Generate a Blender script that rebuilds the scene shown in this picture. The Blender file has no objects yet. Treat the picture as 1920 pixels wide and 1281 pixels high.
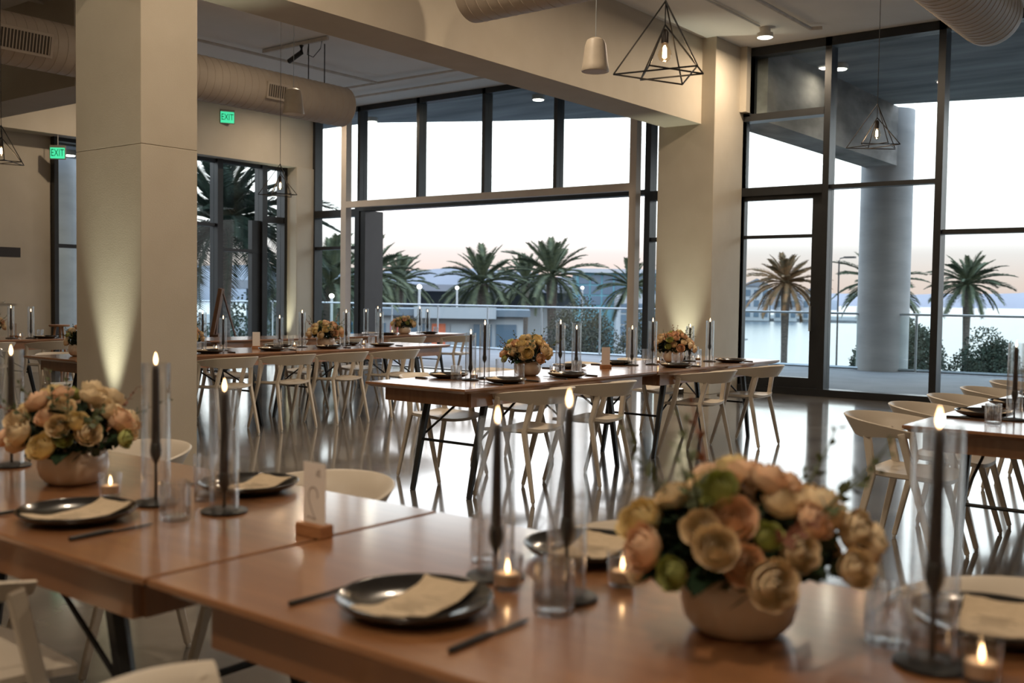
import bpy, bmesh, math, random
from mathutils import Matrix, Vector, Euler
R = math.radians
PI = math.pi
SC = bpy.context.scene
COL = SC.collection

# ------------------------------------------------------------------ camera
cam_d = bpy.data.cameras.new('camera')
cam = bpy.data.objects.new('camera', cam_d)
COL.objects.link(cam)
yaw, pit, rol = R(37.948), R(-2.436), R(0.805)
fw = Vector((-math.sin(yaw) * math.cos(pit), math.cos(yaw) * math.cos(pit), math.sin(pit)))
rt0 = Vector((math.cos(yaw), math.sin(yaw), 0))
up0 = rt0.cross(fw)
rt = math.cos(rol) * rt0 + math.sin(rol) * up0
up = -math.sin(rol) * rt0 + math.cos(rol) * up0
m = Matrix.Identity(4)
for i in range(3):
    m[i][0], m[i][1], m[i][2] = rt[i], up[i], -fw[i]
m[2][3] = 1.31
cam.matrix_world = m
cam_d.lens, cam_d.sensor_width, cam_d.sensor_fit = 36.43, 36.0, 'HORIZONTAL'
cam_d.clip_end = 6000
cam_d.dof.use_dof = True
cam_d.dof.focus_distance = 8.0
cam_d.dof.aperture_fstop = 2.8
SC.camera = cam
SC.cycles.transparent_max_bounces = 40
SC.cycles.max_bounces = 8
SC.cycles.sample_clamp_indirect = 4.0
SC.cycles.caustics_reflective = False
SC.cycles.caustics_refractive = False

# ------------------------------------------------------------------ world, exposure
vs = SC.view_settings
vs.view_transform, vs.look, vs.exposure, vs.gamma, vs.use_curve_mapping = 'Standard', 'None', 0.0, 1.0, False
W = bpy.data.worlds.new('dusk_sky')
SC.world = W
W.use_nodes = True
nt = W.node_tree
nt.nodes.clear()
o_ = nt.nodes.new('ShaderNodeOutputWorld')
b_ = nt.nodes.new('ShaderNodeBackground')
tc = nt.nodes.new('ShaderNodeTexCoord')
sp = nt.nodes.new('ShaderNodeSeparateXYZ')
cr = nt.nodes.new('ShaderNodeValToRGB')
nt.links.new(tc.outputs['Generated'], sp.inputs[0])
nt.links.new(sp.outputs['Z'], cr.inputs[0])
e = cr.color_ramp.elements
e[0].position, e[0].color = 0.0, (0.92, 0.70, 0.62, 1)
e[1].position, e[1].color = 1.0, (2.1, 2.6, 3.4, 1)
for p, c in ((0.02, (0.98, 0.79, 0.71, 1)), (0.045, (1.04, 0.95, 0.92, 1)), (0.085, (2.1, 2.06, 2.05, 1)), (0.2, (3.6, 3.68, 3.75, 1)), (0.5, (3.0, 3.3, 3.8, 1))):
    k = e.new(p)
    k.color = c
nt.links.new(cr.outputs[0], b_.inputs[0])
b_.inputs[1].default_value = 1.0
nt.links.new(b_.outputs[0], o_.inputs[0])
WARM = (1.0, 0.80, 0.58)

# ------------------------------------------------------------------ materials
def new_mat(name):
    mt = bpy.data.materials.new(name)
    mt.use_nodes = True
    return mt, mt.node_tree, mt.node_tree.nodes['Principled BSDF']

def mat(name, col, rough=0.6, col2=None, scale=8.0, stretch=(1, 1, 1), bump=0.0, bscale=None, metal=0.0, coat=0.0, coords='Object', detail=6.0, spec=None, rough2=None, trans=0.0, sheen=0.0, lo=0.35, hi=0.65):
    mt, t, p = new_mat(name)
    N, L = t.nodes, t.links
    p.inputs['Roughness'].default_value = rough
    p.inputs['Metallic'].default_value = metal
    p.inputs['Coat Weight'].default_value = coat
    p.inputs['Coat Roughness'].default_value = 0.07
    if spec is not None:
        p.inputs['Specular IOR Level'].default_value = spec
    if sheen:
        p.inputs['Sheen Weight'].default_value = sheen
    if trans:
        p.inputs['Subsurface Weight'].default_value = trans
        p.inputs['Subsurface Radius'].default_value = (0.02, 0.012, 0.008)
    c = N.new('ShaderNodeTexCoord')
    mp = N.new('ShaderNodeMapping')
    mp.inputs['Scale'].default_value = stretch
    L.new(c.outputs[coords], mp.inputs[0])
    nz = N.new('ShaderNodeTexNoise')
    nz.inputs['Scale'].default_value = scale
    nz.inputs['Detail'].default_value = detail
    L.new(mp.outputs[0], nz.inputs[0])
    rp = N.new('ShaderNodeValToRGB')
    col2 = col2 or tuple(x * 0.85 for x in col)
    rp.color_ramp.elements[0].color = (*col2, 1)
    rp.color_ramp.elements[1].color = (*col, 1)
    rp.color_ramp.elements[0].position, rp.color_ramp.elements[1].position = lo, hi
    L.new(nz.outputs['Fac'], rp.inputs[0])
    L.new(rp.outputs[0], p.inputs['Base Color'])
    if rough2 is not None:
        mr = N.new('ShaderNodeMapRange')
        mr.inputs['To Min'].default_value, mr.inputs['To Max'].default_value = rough, rough2
        L.new(nz.outputs['Fac'], mr.inputs[0])
        L.new(mr.outputs[0], p.inputs['Roughness'])
    if bump:
        n2 = N.new('ShaderNodeTexNoise')
        n2.inputs['Scale'].default_value = bscale or scale * 6
        n2.inputs['Detail'].default_value = 4
        L.new(mp.outputs[0], n2.inputs[0])
        bm_ = N.new('ShaderNodeBump')
        bm_.inputs['Strength'].default_value = bump
        bm_.inputs['Distance'].default_value = 0.01
        L.new(n2.outputs['Fac'], bm_.inputs['Height'])
        L.new(bm_.outputs[0], p.inputs['Normal'])
    return mt

def emis(name, col, strength, sample=False):
    mt, t, p = new_mat(name)
    p.inputs['Base Color'].default_value = (*col, 1)
    p.inputs['Emission Color'].default_value = (*col, 1)
    p.inputs['Emission Strength'].default_value = strength
    if not sample:
        mt.cycles.emission_sampling = 'NONE'
    return mt

def glass(name, tint=(0.96, 0.98, 0.98), refl=0.8, rough=0.0, ior=1.45, power=5.0, refract=0.0):
    mt = bpy.data.materials.new(name)
    mt.use_nodes = True
    t = mt.node_tree
    t.nodes.clear()
    N, L = t.nodes, t.links
    o = N.new('ShaderNodeOutputMaterial')
    mx = N.new('ShaderNodeMixShader')
    tr = N.new('ShaderNodeBsdfTransparent')
    tr.inputs[0].default_value = (*tint, 1)
    gl = N.new('ShaderNodeBsdfGlossy')
    gl.inputs['Roughness'].default_value = rough
    lw = N.new('ShaderNodeLayerWeight')
    lw.inputs['Blend'].default_value = 0.5
    pw = N.new('ShaderNodeMath')
    pw.operation = 'POWER'
    pw.inputs[1].default_value = power
    L.new(lw.outputs['Facing'], pw.inputs[0])
    f0 = ((ior - 1) / (ior + 1)) ** 2
    fr = N.new('ShaderNodeMath')
    fr.operation = 'MULTIPLY_ADD'
    fr.inputs[1].default_value, fr.inputs[2].default_value = 1 - f0, f0
    L.new(pw.outputs[0], fr.inputs[0])
    mu = N.new('ShaderNodeMath')
    mu.operation = 'MULTIPLY'
    mu.inputs[1].default_value = refl
    nz = N.new('ShaderNodeTexNoise')
    nz.inputs['Scale'].default_value = 3.0
    ad = N.new('ShaderNodeMath')
    ad.operation = 'MULTIPLY_ADD'
    ad.inputs[1].default_value, ad.inputs[2].default_value = 0.2, 0.9
    L.new(nz.outputs['Fac'], ad.inputs[0])
    m2 = N.new('ShaderNodeMath')
    m2.operation = 'MULTIPLY'
    L.new(fr.outputs[0], mu.inputs[0])
    L.new(mu.outputs[0], m2.inputs[0])
    L.new(ad.outputs[0], m2.inputs[1])
    L.new(m2.outputs[0], mx.inputs[0])
    L.new(tr.outputs[0], mx.inputs[1])
    L.new(gl.outputs[0], mx.inputs[2])
    if refract:
        gg = N.new('ShaderNodeBsdfGlass')
        gg.inputs['IOR'].default_value = ior
        gg.inputs['Roughness'].default_value = rough
        m3 = N.new('ShaderNodeMixShader')
        m3.inputs[0].default_value = refract
        L.new(mx.outputs[0], m3.inputs[1])
        L.new(gg.outputs[0], m3.inputs[2])
        L.new(m3.outputs[0], o.inputs[0])
        return mt
    L.new(mx.outputs[0], o.inputs[0])
    return mt

M = {}
M['wall'] = mat('cream_wall_paint', (0.54, 0.48, 0.39), 0.75, (0.51, 0.45, 0.36), 3, bump=0.12, bscale=120)
M['ceiling'] = mat('pale_ceiling_paint', (0.86, 0.84, 0.81), 0.85, (0.83, 0.81, 0.78), 2, bump=0.1, bscale=60)
M['floor'] = mat('polished_concrete', (0.19, 0.175, 0.16), 0.07, (0.115, 0.105, 0.10), 1.3, rough2=0.17, bump=0.01, bscale=5, coat=0.3, detail=10)
M['deck'] = mat('deck_concrete', (0.20, 0.215, 0.235), 0.85, (0.16, 0.175, 0.195), 1.5, bump=0.1)
M['canopy'] = mat('board_marked_concrete', (0.34, 0.355, 0.375), 0.9, (0.19, 0.20, 0.215), 0.8, stretch=(0.5, 2.5, 1), bump=0.2, detail=10)
M['cbeam'] = mat('stained_concrete', (0.40, 0.38, 0.36), 0.85, (0.13, 0.125, 0.12), 1.6, stretch=(1, 0.5, 1.2), bump=0.2, detail=10)
M['column'] = mat('round_concrete', (0.46, 0.47, 0.48), 0.85, (0.37, 0.38, 0.39), 1.2, stretch=(1, 1, 3), bump=0.15)
M['frame'] = mat('dark_bronze_aluminium', (0.016, 0.017, 0.019), 0.38, (0.012, 0.013, 0.015), 6)
M['steel'] = mat('cream_painted_steel', (0.60, 0.53, 0.46), 0.5, (0.56, 0.49, 0.43), 4)
M['pane'] = glass('window_glass', (0.93, 0.97, 0.97), 0.55)
M['rail_glass'] = glass('balustrade_glass', (0.94, 0.98, 0.98), 0.5)
M['rail'] = mat('brushed_rail_steel', (0.45, 0.50, 0.53), 0.35, (0.40, 0.45, 0.48), 20, metal=0.6)
M['duct'] = mat('painted_spiral_duct', (0.52, 0.45, 0.37), 0.5, (0.48, 0.41, 0.34), 4)
M['grille'] = mat('grille_dark', (0.10, 0.085, 0.07), 0.7)
M['wood'] = mat('honey_oak_veneer', (0.34, 0.155, 0.066), 0.32, (0.27, 0.118, 0.048), 3.0, stretch=(9, 0.7, 1), coat=1.0, detail=10)
M['wood'].node_tree.nodes['Principled BSDF'].inputs['Coat Roughness'].default_value = 0.14
M['wood'].node_tree.nodes['Principled BSDF'].inputs['Coat IOR'].default_value = 1.6
M['wood_small'] = mat('oak_block', (0.42, 0.20, 0.09), 0.5, (0.33, 0.15, 0.06), 20, stretch=(1, 5, 5))
M['black'] = mat('black_powder_coat', (0.012, 0.013, 0.014), 0.45, (0.009, 0.009, 0.01), 20)
M['chair'] = mat('cream_moulded_plastic', (0.66, 0.59, 0.50), 0.40, (0.63, 0.56, 0.47), 5)
M['glide'] = mat('white_glide', (0.8, 0.78, 0.74), 0.4)
M['plate'] = mat('black_stoneware', (0.016, 0.016, 0.017), 0.2, (0.009, 0.009, 0.01), 25, coat=0.5)
M['linen'] = mat('beige_paper', (0.60, 0.48, 0.34), 0.9, (0.54, 0.43, 0.30), 60, bump=0.3, bscale=300)
M['ink'] = mat('grey_ink', (0.20, 0.16, 0.12), 0.9)
M['ink_light'] = mat('pale_grey_ink', (0.26, 0.23, 0.23), 0.9)
M['card'] = mat('white_card', (0.80, 0.77, 0.75), 0.85, (0.78, 0.75, 0.73), 30)
M['clear'] = glass('clear_glassware', (0.995, 0.995, 0.995), 1.0, 0.0, 1.45, 2.6, 0.12)
M['ribbed'] = glass('ribbed_glassware', (0.99, 0.99, 0.99), 1.0, 0.0, 1.45, 2.1, 0.22)
M['candle'] = mat('black_taper_wax', (0.022, 0.014, 0.015), 0.5, (0.016, 0.010, 0.011), 30)
M['wax'] = mat('white_wax', (0.85, 0.66, 0.48), 0.6, trans=0.3)
M['flame'] = emis('candle_flame', (1.0, 0.62, 0.30), 9.0)
M['bowl'] = mat('cream_glazed_ceramic', (0.68, 0.58, 0.47), 0.28, (0.65, 0.55, 0.44), 6, coat=0.4)
M['rose'] = mat('cream_petal', (0.86, 0.72, 0.50), 0.65, (0.80, 0.63, 0.40), 18, trans=0.12)
M['rose_b'] = mat('peach_petal', (0.86, 0.62, 0.43), 0.65, (0.82, 0.52, 0.33), 18, trans=0.12)
M['rose_c'] = mat('butter_petal', (0.84, 0.70, 0.38), 0.65, (0.78, 0.60, 0.29), 18, trans=0.12)
M['hell'] = mat('lime_petal', (0.46, 0.47, 0.17), 0.65, (0.36, 0.40, 0.12), 18, trans=0.1)
M['leaf'] = mat('dark_leaf', (0.022, 0.045, 0.022), 0.4, (0.012, 0.026, 0.014), 12, spec=0.3)
M['sprig'] = mat('sprig_leaf', (0.10, 0.13, 0.05), 0.6, (0.07, 0.09, 0.04), 15)
M['bud'] = mat('russet_bud', (0.25, 0.10, 0.06), 0.7)
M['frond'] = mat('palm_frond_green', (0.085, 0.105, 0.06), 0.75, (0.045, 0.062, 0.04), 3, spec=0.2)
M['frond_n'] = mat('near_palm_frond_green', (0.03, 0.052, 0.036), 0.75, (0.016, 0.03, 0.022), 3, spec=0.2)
M['frond_lit'] = mat('orange_lit_palm_frond', (0.20, 0.115, 0.055), 0.75, (0.085, 0.07, 0.04), 2, spec=0.2)  # orange light on this crown, put into the frond colour
M['trunk'] = mat('palm_trunk', (0.12, 0.10, 0.085), 0.95, (0.06, 0.05, 0.045), 6, stretch=(1, 1, 3), bump=0.8)
M['bush'] = mat('shrub_leaf', (0.035, 0.05, 0.034), 0.8, (0.02, 0.03, 0.021), 2, spec=0.2)
M['bush_b'] = mat('olive_shrub_leaf', (0.055, 0.055, 0.036), 0.8, (0.033, 0.036, 0.023), 2, spec=0.2)
M['water'] = mat('bay_water', (0.05, 0.07, 0.09), 0.22, (0.04, 0.06, 0.08), 0.05, bump=0.02, bscale=0.6)
M['land'] = mat('pavement_land', (0.14, 0.15, 0.16), 0.9, (0.09, 0.10, 0.11), 0.2)
M['hill'] = mat('hazy_hill', (0.13, 0.155, 0.19), 0.95, (0.105, 0.13, 0.165), 0.02)  # distance haze mixed into the base colour
M['hill_far'] = mat('far_hazy_hill', (0.20, 0.21, 0.255), 0.95, (0.18, 0.19, 0.235), 0.01)  # paler still, more aerial haze in the colour
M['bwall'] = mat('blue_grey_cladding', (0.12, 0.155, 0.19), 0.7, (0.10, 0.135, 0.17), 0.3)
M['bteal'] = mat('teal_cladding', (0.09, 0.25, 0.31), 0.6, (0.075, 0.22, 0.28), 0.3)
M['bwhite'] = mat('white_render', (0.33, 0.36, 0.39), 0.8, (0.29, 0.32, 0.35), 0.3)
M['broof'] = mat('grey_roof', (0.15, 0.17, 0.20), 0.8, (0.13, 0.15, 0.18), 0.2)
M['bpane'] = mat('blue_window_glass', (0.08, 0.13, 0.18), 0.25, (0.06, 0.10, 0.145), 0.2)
M['orange'] = mat('orange_door', (0.60, 0.14, 0.06), 0.6)
M['red'] = mat('red_panel', (0.50, 0.06, 0.05), 0.6)
M['blue'] = mat('blue_panel', (0.04, 0.22, 0.42), 0.6)
M['speaker'] = mat('cream_speaker_shell', (0.56, 0.49, 0.40), 0.45)
M['filament'] = emis('bulb_filament', (1.0, 0.70, 0.38), 22.0)
M['bulb'] = glass('bulb_glass', (1.0, 0.93, 0.82), 0.8)
M['brass'] = mat('dark_socket', (0.03, 0.02, 0.016), 0.4)
M['lamp_on'] = emis('lit_diffuser', (1.0, 0.96, 0.84), 6.0)
M['exit'] = emis('exit_green', (0.06, 0.72, 0.36), 0.95)
M['exit_t'] = mat('exit_letter_green', (0.01, 0.20, 0.10), 0.6)
M['exit_box'] = mat('exit_housing', (0.30, 0.26, 0.22), 0.5)
M['pipe'] = mat('painted_pipe', (0.68, 0.64, 0.59), 0.6)
M['cable'] = mat('black_cable', (0.02, 0.02, 0.02), 0.6)
M['easel'] = mat('dark_stained_easel', (0.16, 0.07, 0.03), 0.5, (0.10, 0.045, 0.02), 8, stretch=(6, 6, 1))
M['grass'] = mat('planting_ground', (0.07, 0.09, 0.06), 0.95)

# ------------------------------------------------------------------ mesh helpers
class MB:
    def __init__(self):
        self.v, self.f = [], []
    def quad(self, pts):
        n = len(self.v)
        self.v += [tuple(p) for p in pts]
        self.f.append(tuple(range(n, n + len(pts))))
        return self
    def box(self, x0, x1, y0, y1, z0, z1):
        n = len(self.v)
        self.v += [(x, y, z) for z in (z0, z1) for y in (y0, y1) for x in (x0, x1)]
        for q in ((0, 2, 3, 1), (4, 5, 7, 6), (0, 1, 5, 4), (2, 6, 7, 3), (0, 4, 6, 2), (1, 3, 7, 5)):
            self.f.append(tuple(n + i for i in q))
        return self
    def prism(self, poly, z0, z1):
        n, k = len(self.v), len(poly)
        self.v += [(x, y, z0) for x, y in poly] + [(x, y, z1) for x, y in poly]
        self.f.append(tuple(n + i for i in reversed(range(k))))
        self.f.append(tuple(n + k + i for i in range(k)))
        for i in range(k):
            j = (i + 1) % k
            self.f.append((n + i, n + j, n + k + j, n + k + i))
        return self
    def tube(self, pts, rad, n=8, caps=True, up=None, squash=1.0, off=0.0):
        pts = [Vector(p) for p in pts]
        if not isinstance(rad, (list, tuple)):
            rad = [rad] * len(pts)
        rings = []
        for i, p in enumerate(pts):
            d = (pts[min(i + 1, len(pts) - 1)] - pts[max(i - 1, 0)]).normalized()
            u = Vector(up) if up else (Vector((0, 0, 1)) if abs(d.z) < 0.9 else Vector((1, 0, 0)))
            a = d.cross(u).normalized()
            b = a.cross(d).normalized()
            r0 = len(self.v)
            for k in range(n):
                t = 2 * PI * (k + off) / n
                self.v.append(tuple(p + (a * math.cos(t) + b * math.sin(t) * squash) * rad[i]))
            rings.append(r0)
        for r0, r1 in zip(rings, rings[1:]):
            for k in range(n):
                j = (k + 1) % n
                self.f.append((r0 + k, r0 + j, r1 + j, r1 + k))
        if caps:
            self.f.append(tuple(rings[0] + k for k in reversed(range(n))))
            self.f.append(tuple(rings[-1] + k for k in range(n)))
        return self
    def lathe(self, prof, n=24, c=(0, 0, 0), rmod=None):
        base = len(self.v)
        for i, (r, z) in enumerate(prof):
            for k in range(n):
                t = 2 * PI * k / n
                rr = r * (rmod(k, i) if rmod else 1)
                self.v.append((c[0] + rr * math.cos(t), c[1] + rr * math.sin(t), c[2] + z))
        for i in range(len(prof) - 1):
            for k in range(n):
                j = (k + 1) % n
                a, b = base + i * n, base + (i + 1) * n
                self.f.append((a + k, a + j, b + j, b + k))
        return self
    def cap(self, n, ring_start, flip=False):
        self.f.append(tuple(ring_start + k for k in (reversed(range(n)) if flip else range(n))))
        return self
    def mesh(self, name, smooth=False, bevel=0.0, merge=False, segs=1):
        me = bpy.data.meshes.new(name)
        me.from_pydata(self.v, [], self.f)
        if bevel or merge:
            bm = bmesh.new()
            bm.from_mesh(me)
            if merge:
                bmesh.ops.remove_doubles(bm, verts=bm.verts, dist=1e-5)
            if bevel:
                bmesh.ops.bevel(bm, geom=list(bm.edges), offset=bevel, segments=segs, affect='EDGES', clamp_overlap=True)
            bm.to_mesh(me)
            bm.free()
        if smooth:
            me.polygons.foreach_set('use_smooth', [True] * len(me.polygons))
            if smooth != 'all':
                try:
                    me.set_sharp_from_angle(angle=R(40))
                except Exception:
                    pass
        me.update()
        return me
    def build(self, name, mt, parent=None, **kw):
        me = self.mesh(name, **kw)
        me.materials.append(M[mt] if isinstance(mt, str) else mt)
        o = bpy.data.objects.new(name, me)
        COL.objects.link(o)
        if parent:
            o.parent = parent
        return o

def inst(name, me, parent=None, loc=(0, 0, 0), rot=(0, 0, 0), scale=None, mt=None):
    o = bpy.data.objects.new(name, me)
    COL.objects.link(o)
    if parent:
        o.parent = parent
    o.location, o.rotation_euler = loc, rot
    if scale is not None:
        o.scale = (scale,) * 3 if isinstance(scale, (int, float)) else scale
    if mt:
        o.material_slots[0].link = 'OBJECT'
        o.material_slots[0].material = M[mt]
    return o

def tag(o, label=None, cat=None, group=None, kind=None):
    if label: o['label'] = label
    if cat: o['category'] = cat
    if group: o['group'] = group
    if kind: o['kind'] = kind
    return o

def thing(name, label, cat, loc=(0, 0, 0), rz=0.0, group=None, kind=None):
    o = bpy.data.objects.new(name, None)
    o.empty_display_size = 0.1
    COL.objects.link(o)
    o.location, o.rotation_euler = loc, (0, 0, rz)
    return tag(o, label, cat, group, kind)

def copy_tree(o, parent=None):
    c = o.copy()
    COL.objects.link(c)
    c.parent = parent
    for ch in list(o.children):
        copy_tree(ch, c)
    return c

def struct(mb, name, mt, label=None, parent=None, **kw):
    o = mb.build(name, mt, parent, **kw)
    if parent is None:
        o['kind'] = 'structure'
        if label: o['label'] = label
    return o

def text(body, size, mt, parent, loc, rot, name='lettering', ext=0.0008):
    cu = bpy.data.curves.new(name, 'FONT')
    cu.body, cu.size, cu.extrude = body, size, ext
    cu.align_x, cu.align_y = 'CENTER', 'CENTER'
    tmp = bpy.data.objects.new(name, cu)
    COL.objects.link(tmp)
    dg = bpy.context.evaluated_depsgraph_get()
    me = bpy.data.meshes.new_from_object(tmp.evaluated_get(dg))
    bpy.data.objects.remove(tmp)
    me.materials.clear()
    me.materials.append(M[mt])
    return inst(name, me, parent, loc, rot)

def lamp(kind, parent, loc, power, col=WARM, rot=(0, 0, 0), size=0.12, spot=None, blend=0.6, name='light'):
    d = bpy.data.lights.new(name, kind)
    d.energy, d.color = power, col
    if kind == 'AREA':
        d.shape, d.size = 'DISK', size
    elif kind == 'SPOT':
        d.shadow_soft_size, d.spot_size, d.spot_blend = size, spot, blend
    else:
        d.shadow_soft_size = size
    o = bpy.data.objects.new(name, d)
    COL.objects.link(o)
    o.parent = parent
    o.location, o.rotation_euler = loc, rot
    return o

# ------------------------------------------------------------------ room shell
H = 4.92
YW = 14.0
XL = -16.3
struct(MB().box(-17.0, 5.0, -4.5, YW + 0.1, -0.25, 0.0), 'floor', 'floor', 'grey polished concrete floor with glossy window reflections')
struct(MB().box(-16.6, 5.0, -4.5, YW + 0.15, H, H + 0.2), 'ceiling', 'ceiling', 'pale flat ceiling above the hall')
struct(MB().box(-16.6, 5.0, -4.7, -4.5, 0, H), 'wall_back', 'wall', 'plain cream wall behind the foreground table')
struct(MB().box(4.5, 4.7, -4.5, YW, 0, H), 'wall_right', 'wall', 'plain cream wall on the right side')
struct(MB().box(XL - 0.2, XL, -4.5, 8.69, 0, 3.8), 'wall_left', 'wall', 'grey cream side wall left of the narrow exit window')
struct(MB().box(XL - 0.2, -15.93, -4.5, YW + 0.05, 3.8, H), 'trim_1', 'wall', 'pale bulkhead running above the left side glazing')
struct(MB().box(-16.0, -11.78, 6.58, 7.2, 3.75, H), 'trim_2', 'wall', 'dark cross beam beside the bulkhead, left of square column')
struct(MB().box(-7.45, -6.87, -4.5, 13.05, 3.75, H), 'trim_3', 'wall', 'long deep cream ceiling beam ending at the pier')
# square column: two lifts with a fine reveal between them
co = MB().box(-7.52, -6.65, 4.21, 4.68, 0, 2.366).build('column', 'wall', bevel=0.003)
tag(co, 'broad cream square column lit by an uplight, left foreground', kind='structure')
MB().box(-7.52, -6.65, 4.21, 4.68, 2.369, H).build('column_upper', 'wall', co, bevel=0.003)
MB().box(-7.514, -6.656, 4.216, 4.674, 2.36, 2.375).build('reveal', 'wall', co)
struct(MB().box(-7.54, -6.66, 13.0, YW + 0.02, 0, H), 'pier', 'wall', 'cream pier between the wide opening and right window', bevel=0.006)
struct(MB().box(-6.66, -6.56, 13.75, YW + 0.02, 4.0, H), 'trim_4', 'wall', 'short cream return at the top of the pier')
struct(MB().box(-16.42, -15.9, 13.47, 13.97, 0, 3.8), 'pillar', 'wall', 'slim cream corner pillar below the left bulkhead', bevel=0.006)

def bar(mb, name, parent, mt='frame', bevel=0.0):
    return mb.build(name, mt, parent, bevel=bevel)

# ---- window_1: high glazing over the wide opening and its side lights
w1 = thing('window_1', 'wide dark framed glazed opening in the middle of the window wall', None, (0, YW, 0), kind='structure')
D0, D1 = -0.10, 0.10
MX = (-14.62, -13.08, -11.53, -10.0)
for x in MX:
    bar(MB().box(x - 0.035, x + 0.035, D0, D1, 3.0, H), 'mullion', w1)
bar(MB().box(-14.72, -14.60, D0, D1, 0, 3.0), 'jamb', w1)
bar(MB().box(-14.60, -14.45, D0 + 0.02, D1 + 0.3, 0, 2.93), 'door_stack', w1)
bar(MB().box(-15.93, -15.86, D0, D1, 0, H), 'jamb', w1)
bar(MB().box(-8.29, -8.19, D0, D1, 0, H), 'jamb', w1)
bar(MB().box(-7.62, -7.54, D0, D1, 0, H), 'jamb', w1)
bar(MB().box(-15.86, -7.6, D0, D1, H - 0.10, H), 'head', w1)
bar(MB().box(-14.6, -8.29, D0, D1, 2.92, 3.0), 'transom', w1)
for x0, x1 in ((-15.86, -14.72), (-8.19, -7.62)):
    bar(MB().box(x0, x1, D0, D1, 2.83, 2.97), 'transom', w1)
    bar(MB().box(x0, x1, D0 + 0.03, D1 - 0.03, 2.20, 2.26), 'transom', w1)
    bar(MB().box(x0, x1, D0, D1, 0, 0.12), 'sill', w1)
    for z0, z1 in ((0.12, 2.2), (2.26, 2.83), (2.97, H - 0.1)):
        MB().box(x0, x1, -0.006, 0.006, z0, z1).build('pane', 'pane', w1)
xs = [-14.72] + list(MX) + [-8.24]
for a, b in zip(xs, xs[1:]):
    MB().box(a + 0.035, b - 0.035, -0.006, 0.006, 3.0, H - 0.1).build('pane', 'pane', w1)
bar(MB().box(-14.45, -8.29, D0 + 0.02, D1 - 0.02, 0.0, 0.015), 'threshold', w1)

# ---- white steel portal just inside the opening
pf = thing('steel_portal', 'slim cream steel portal frame standing just inside the wide opening', 'frame', (0, 13.62, 0))
MB().box(-14.74, -14.60, -0.06, 0.08, 0, H - 0.002).build('post', 'steel', pf)
MB().box(-8.36, -8.24, -0.06, 0.08, 0, H - 0.002).build('post', 'steel', pf)
MB().box(-14.60, -8.36, -0.06, 0.06, 2.96, 3.075).build('crossbar', 'steel', pf)

# ---- window_2: tall glazing right of the pier, with a glazed door leaf
w2 = thing('window_2', 'tall dark framed window with a glazed door leaf at right', None, (0, YW, 0), kind='structure')
bar(MB().box(-6.66, -6.56, D0 - 0.02, D1, 3.95, H), 'jamb', w2)
bar(MB().box(-6.80, -6.66, D0 - 0.02, D1, 0, 3.97), 'jamb', w2)
for x in (-5.42, -3.93, -2.42, -0.9, 0.6, 2.1, 3.6):
    bar(MB().box(x - 0.045, x + 0.045, D0 - 0.02, D1, 0, H), 'mullion', w2)
bar(MB().box(-6.66, 4.5, D0 - 0.02, D1, H - 0.12, H), 'head', w2)
bar(MB().box(-6.80, 4.5, D0 - 0.03, D1, 0, 0.10), 'sill', w2)
bar(MB().box(-6.80, -5.46, D0 - 0.02, D1, 3.88, 3.98), 'transom', w2)
bar(MB().box(-6.80, -5.46, D0 - 0.02, D1, 2.81, 2.93), 'transom', w2)
bar(MB().box(-5.375, -3.97, D0 + 0.03, D1, 2.86, 2.92), 'transom', w2)
bar(MB().box(-3.88, -2.46, D0 + 0.03, D1, 2.20, 2.26), 'transom', w2)
for xx in (-2.375, -0.855, 0.645, 2.145):
    bar(MB().box(xx, xx + 1.43, D0 + 0.03, D1, 2.20, 2.26), 'transom', w2)
dl = bar(MB().box(-5.62, -5.47, -0.05, 0.05, 0.10, 2.81), 'door_stile', w2)
bar(MB().box(-6.70, -6.64, -0.05, 0.05, 0.10, 2.81), 'door_stile', w2)
bar(MB().box(-6.64, -5.62, -0.05, 0.05, 0.10, 0.24), 'door_rail', w2)
bar(MB().box(-6.64, -5.62, -0.04, 0.04, 2.205, 2.25), 'door_rail', w2)
bar(MB().box(-6.64, -5.62, -0.05, 0.05, 2.75, 2.81), 'door_rail', w2)
bar(MB().box(-5.60, -5.575, -0.14, -0.11, 0.9, 1.25), 'door_pull', w2, 'rail')
for x0, x1, z0, z1 in ((-6.56, -5.465, 3.98, 4.8), (-6.66, -5.465, 2.93, 3.88), (-6.64, -5.62, 2.25, 2.75), (-6.64, -5.62, 0.24, 2.205),
                       (-5.375, -3.975, 0.1, 2.86), (-5.375, -3.975, 2.92, 4.8), (-3.885, -2.465, 0.1, 2.2), (-3.885, -2.465, 2.26, 4.8),
                       (-2.375, -0.945, 0.1, 4.8), (-0.855, 0.555, 0.1, 4.8), (0.645, 2.055, 0.1, 4.8), (2.145, 3.555, 0.1, 4.8)):
    MB().box(x0, x1, -0.006, 0.006, z0, z1).build('pane', 'pane', w2)

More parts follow.
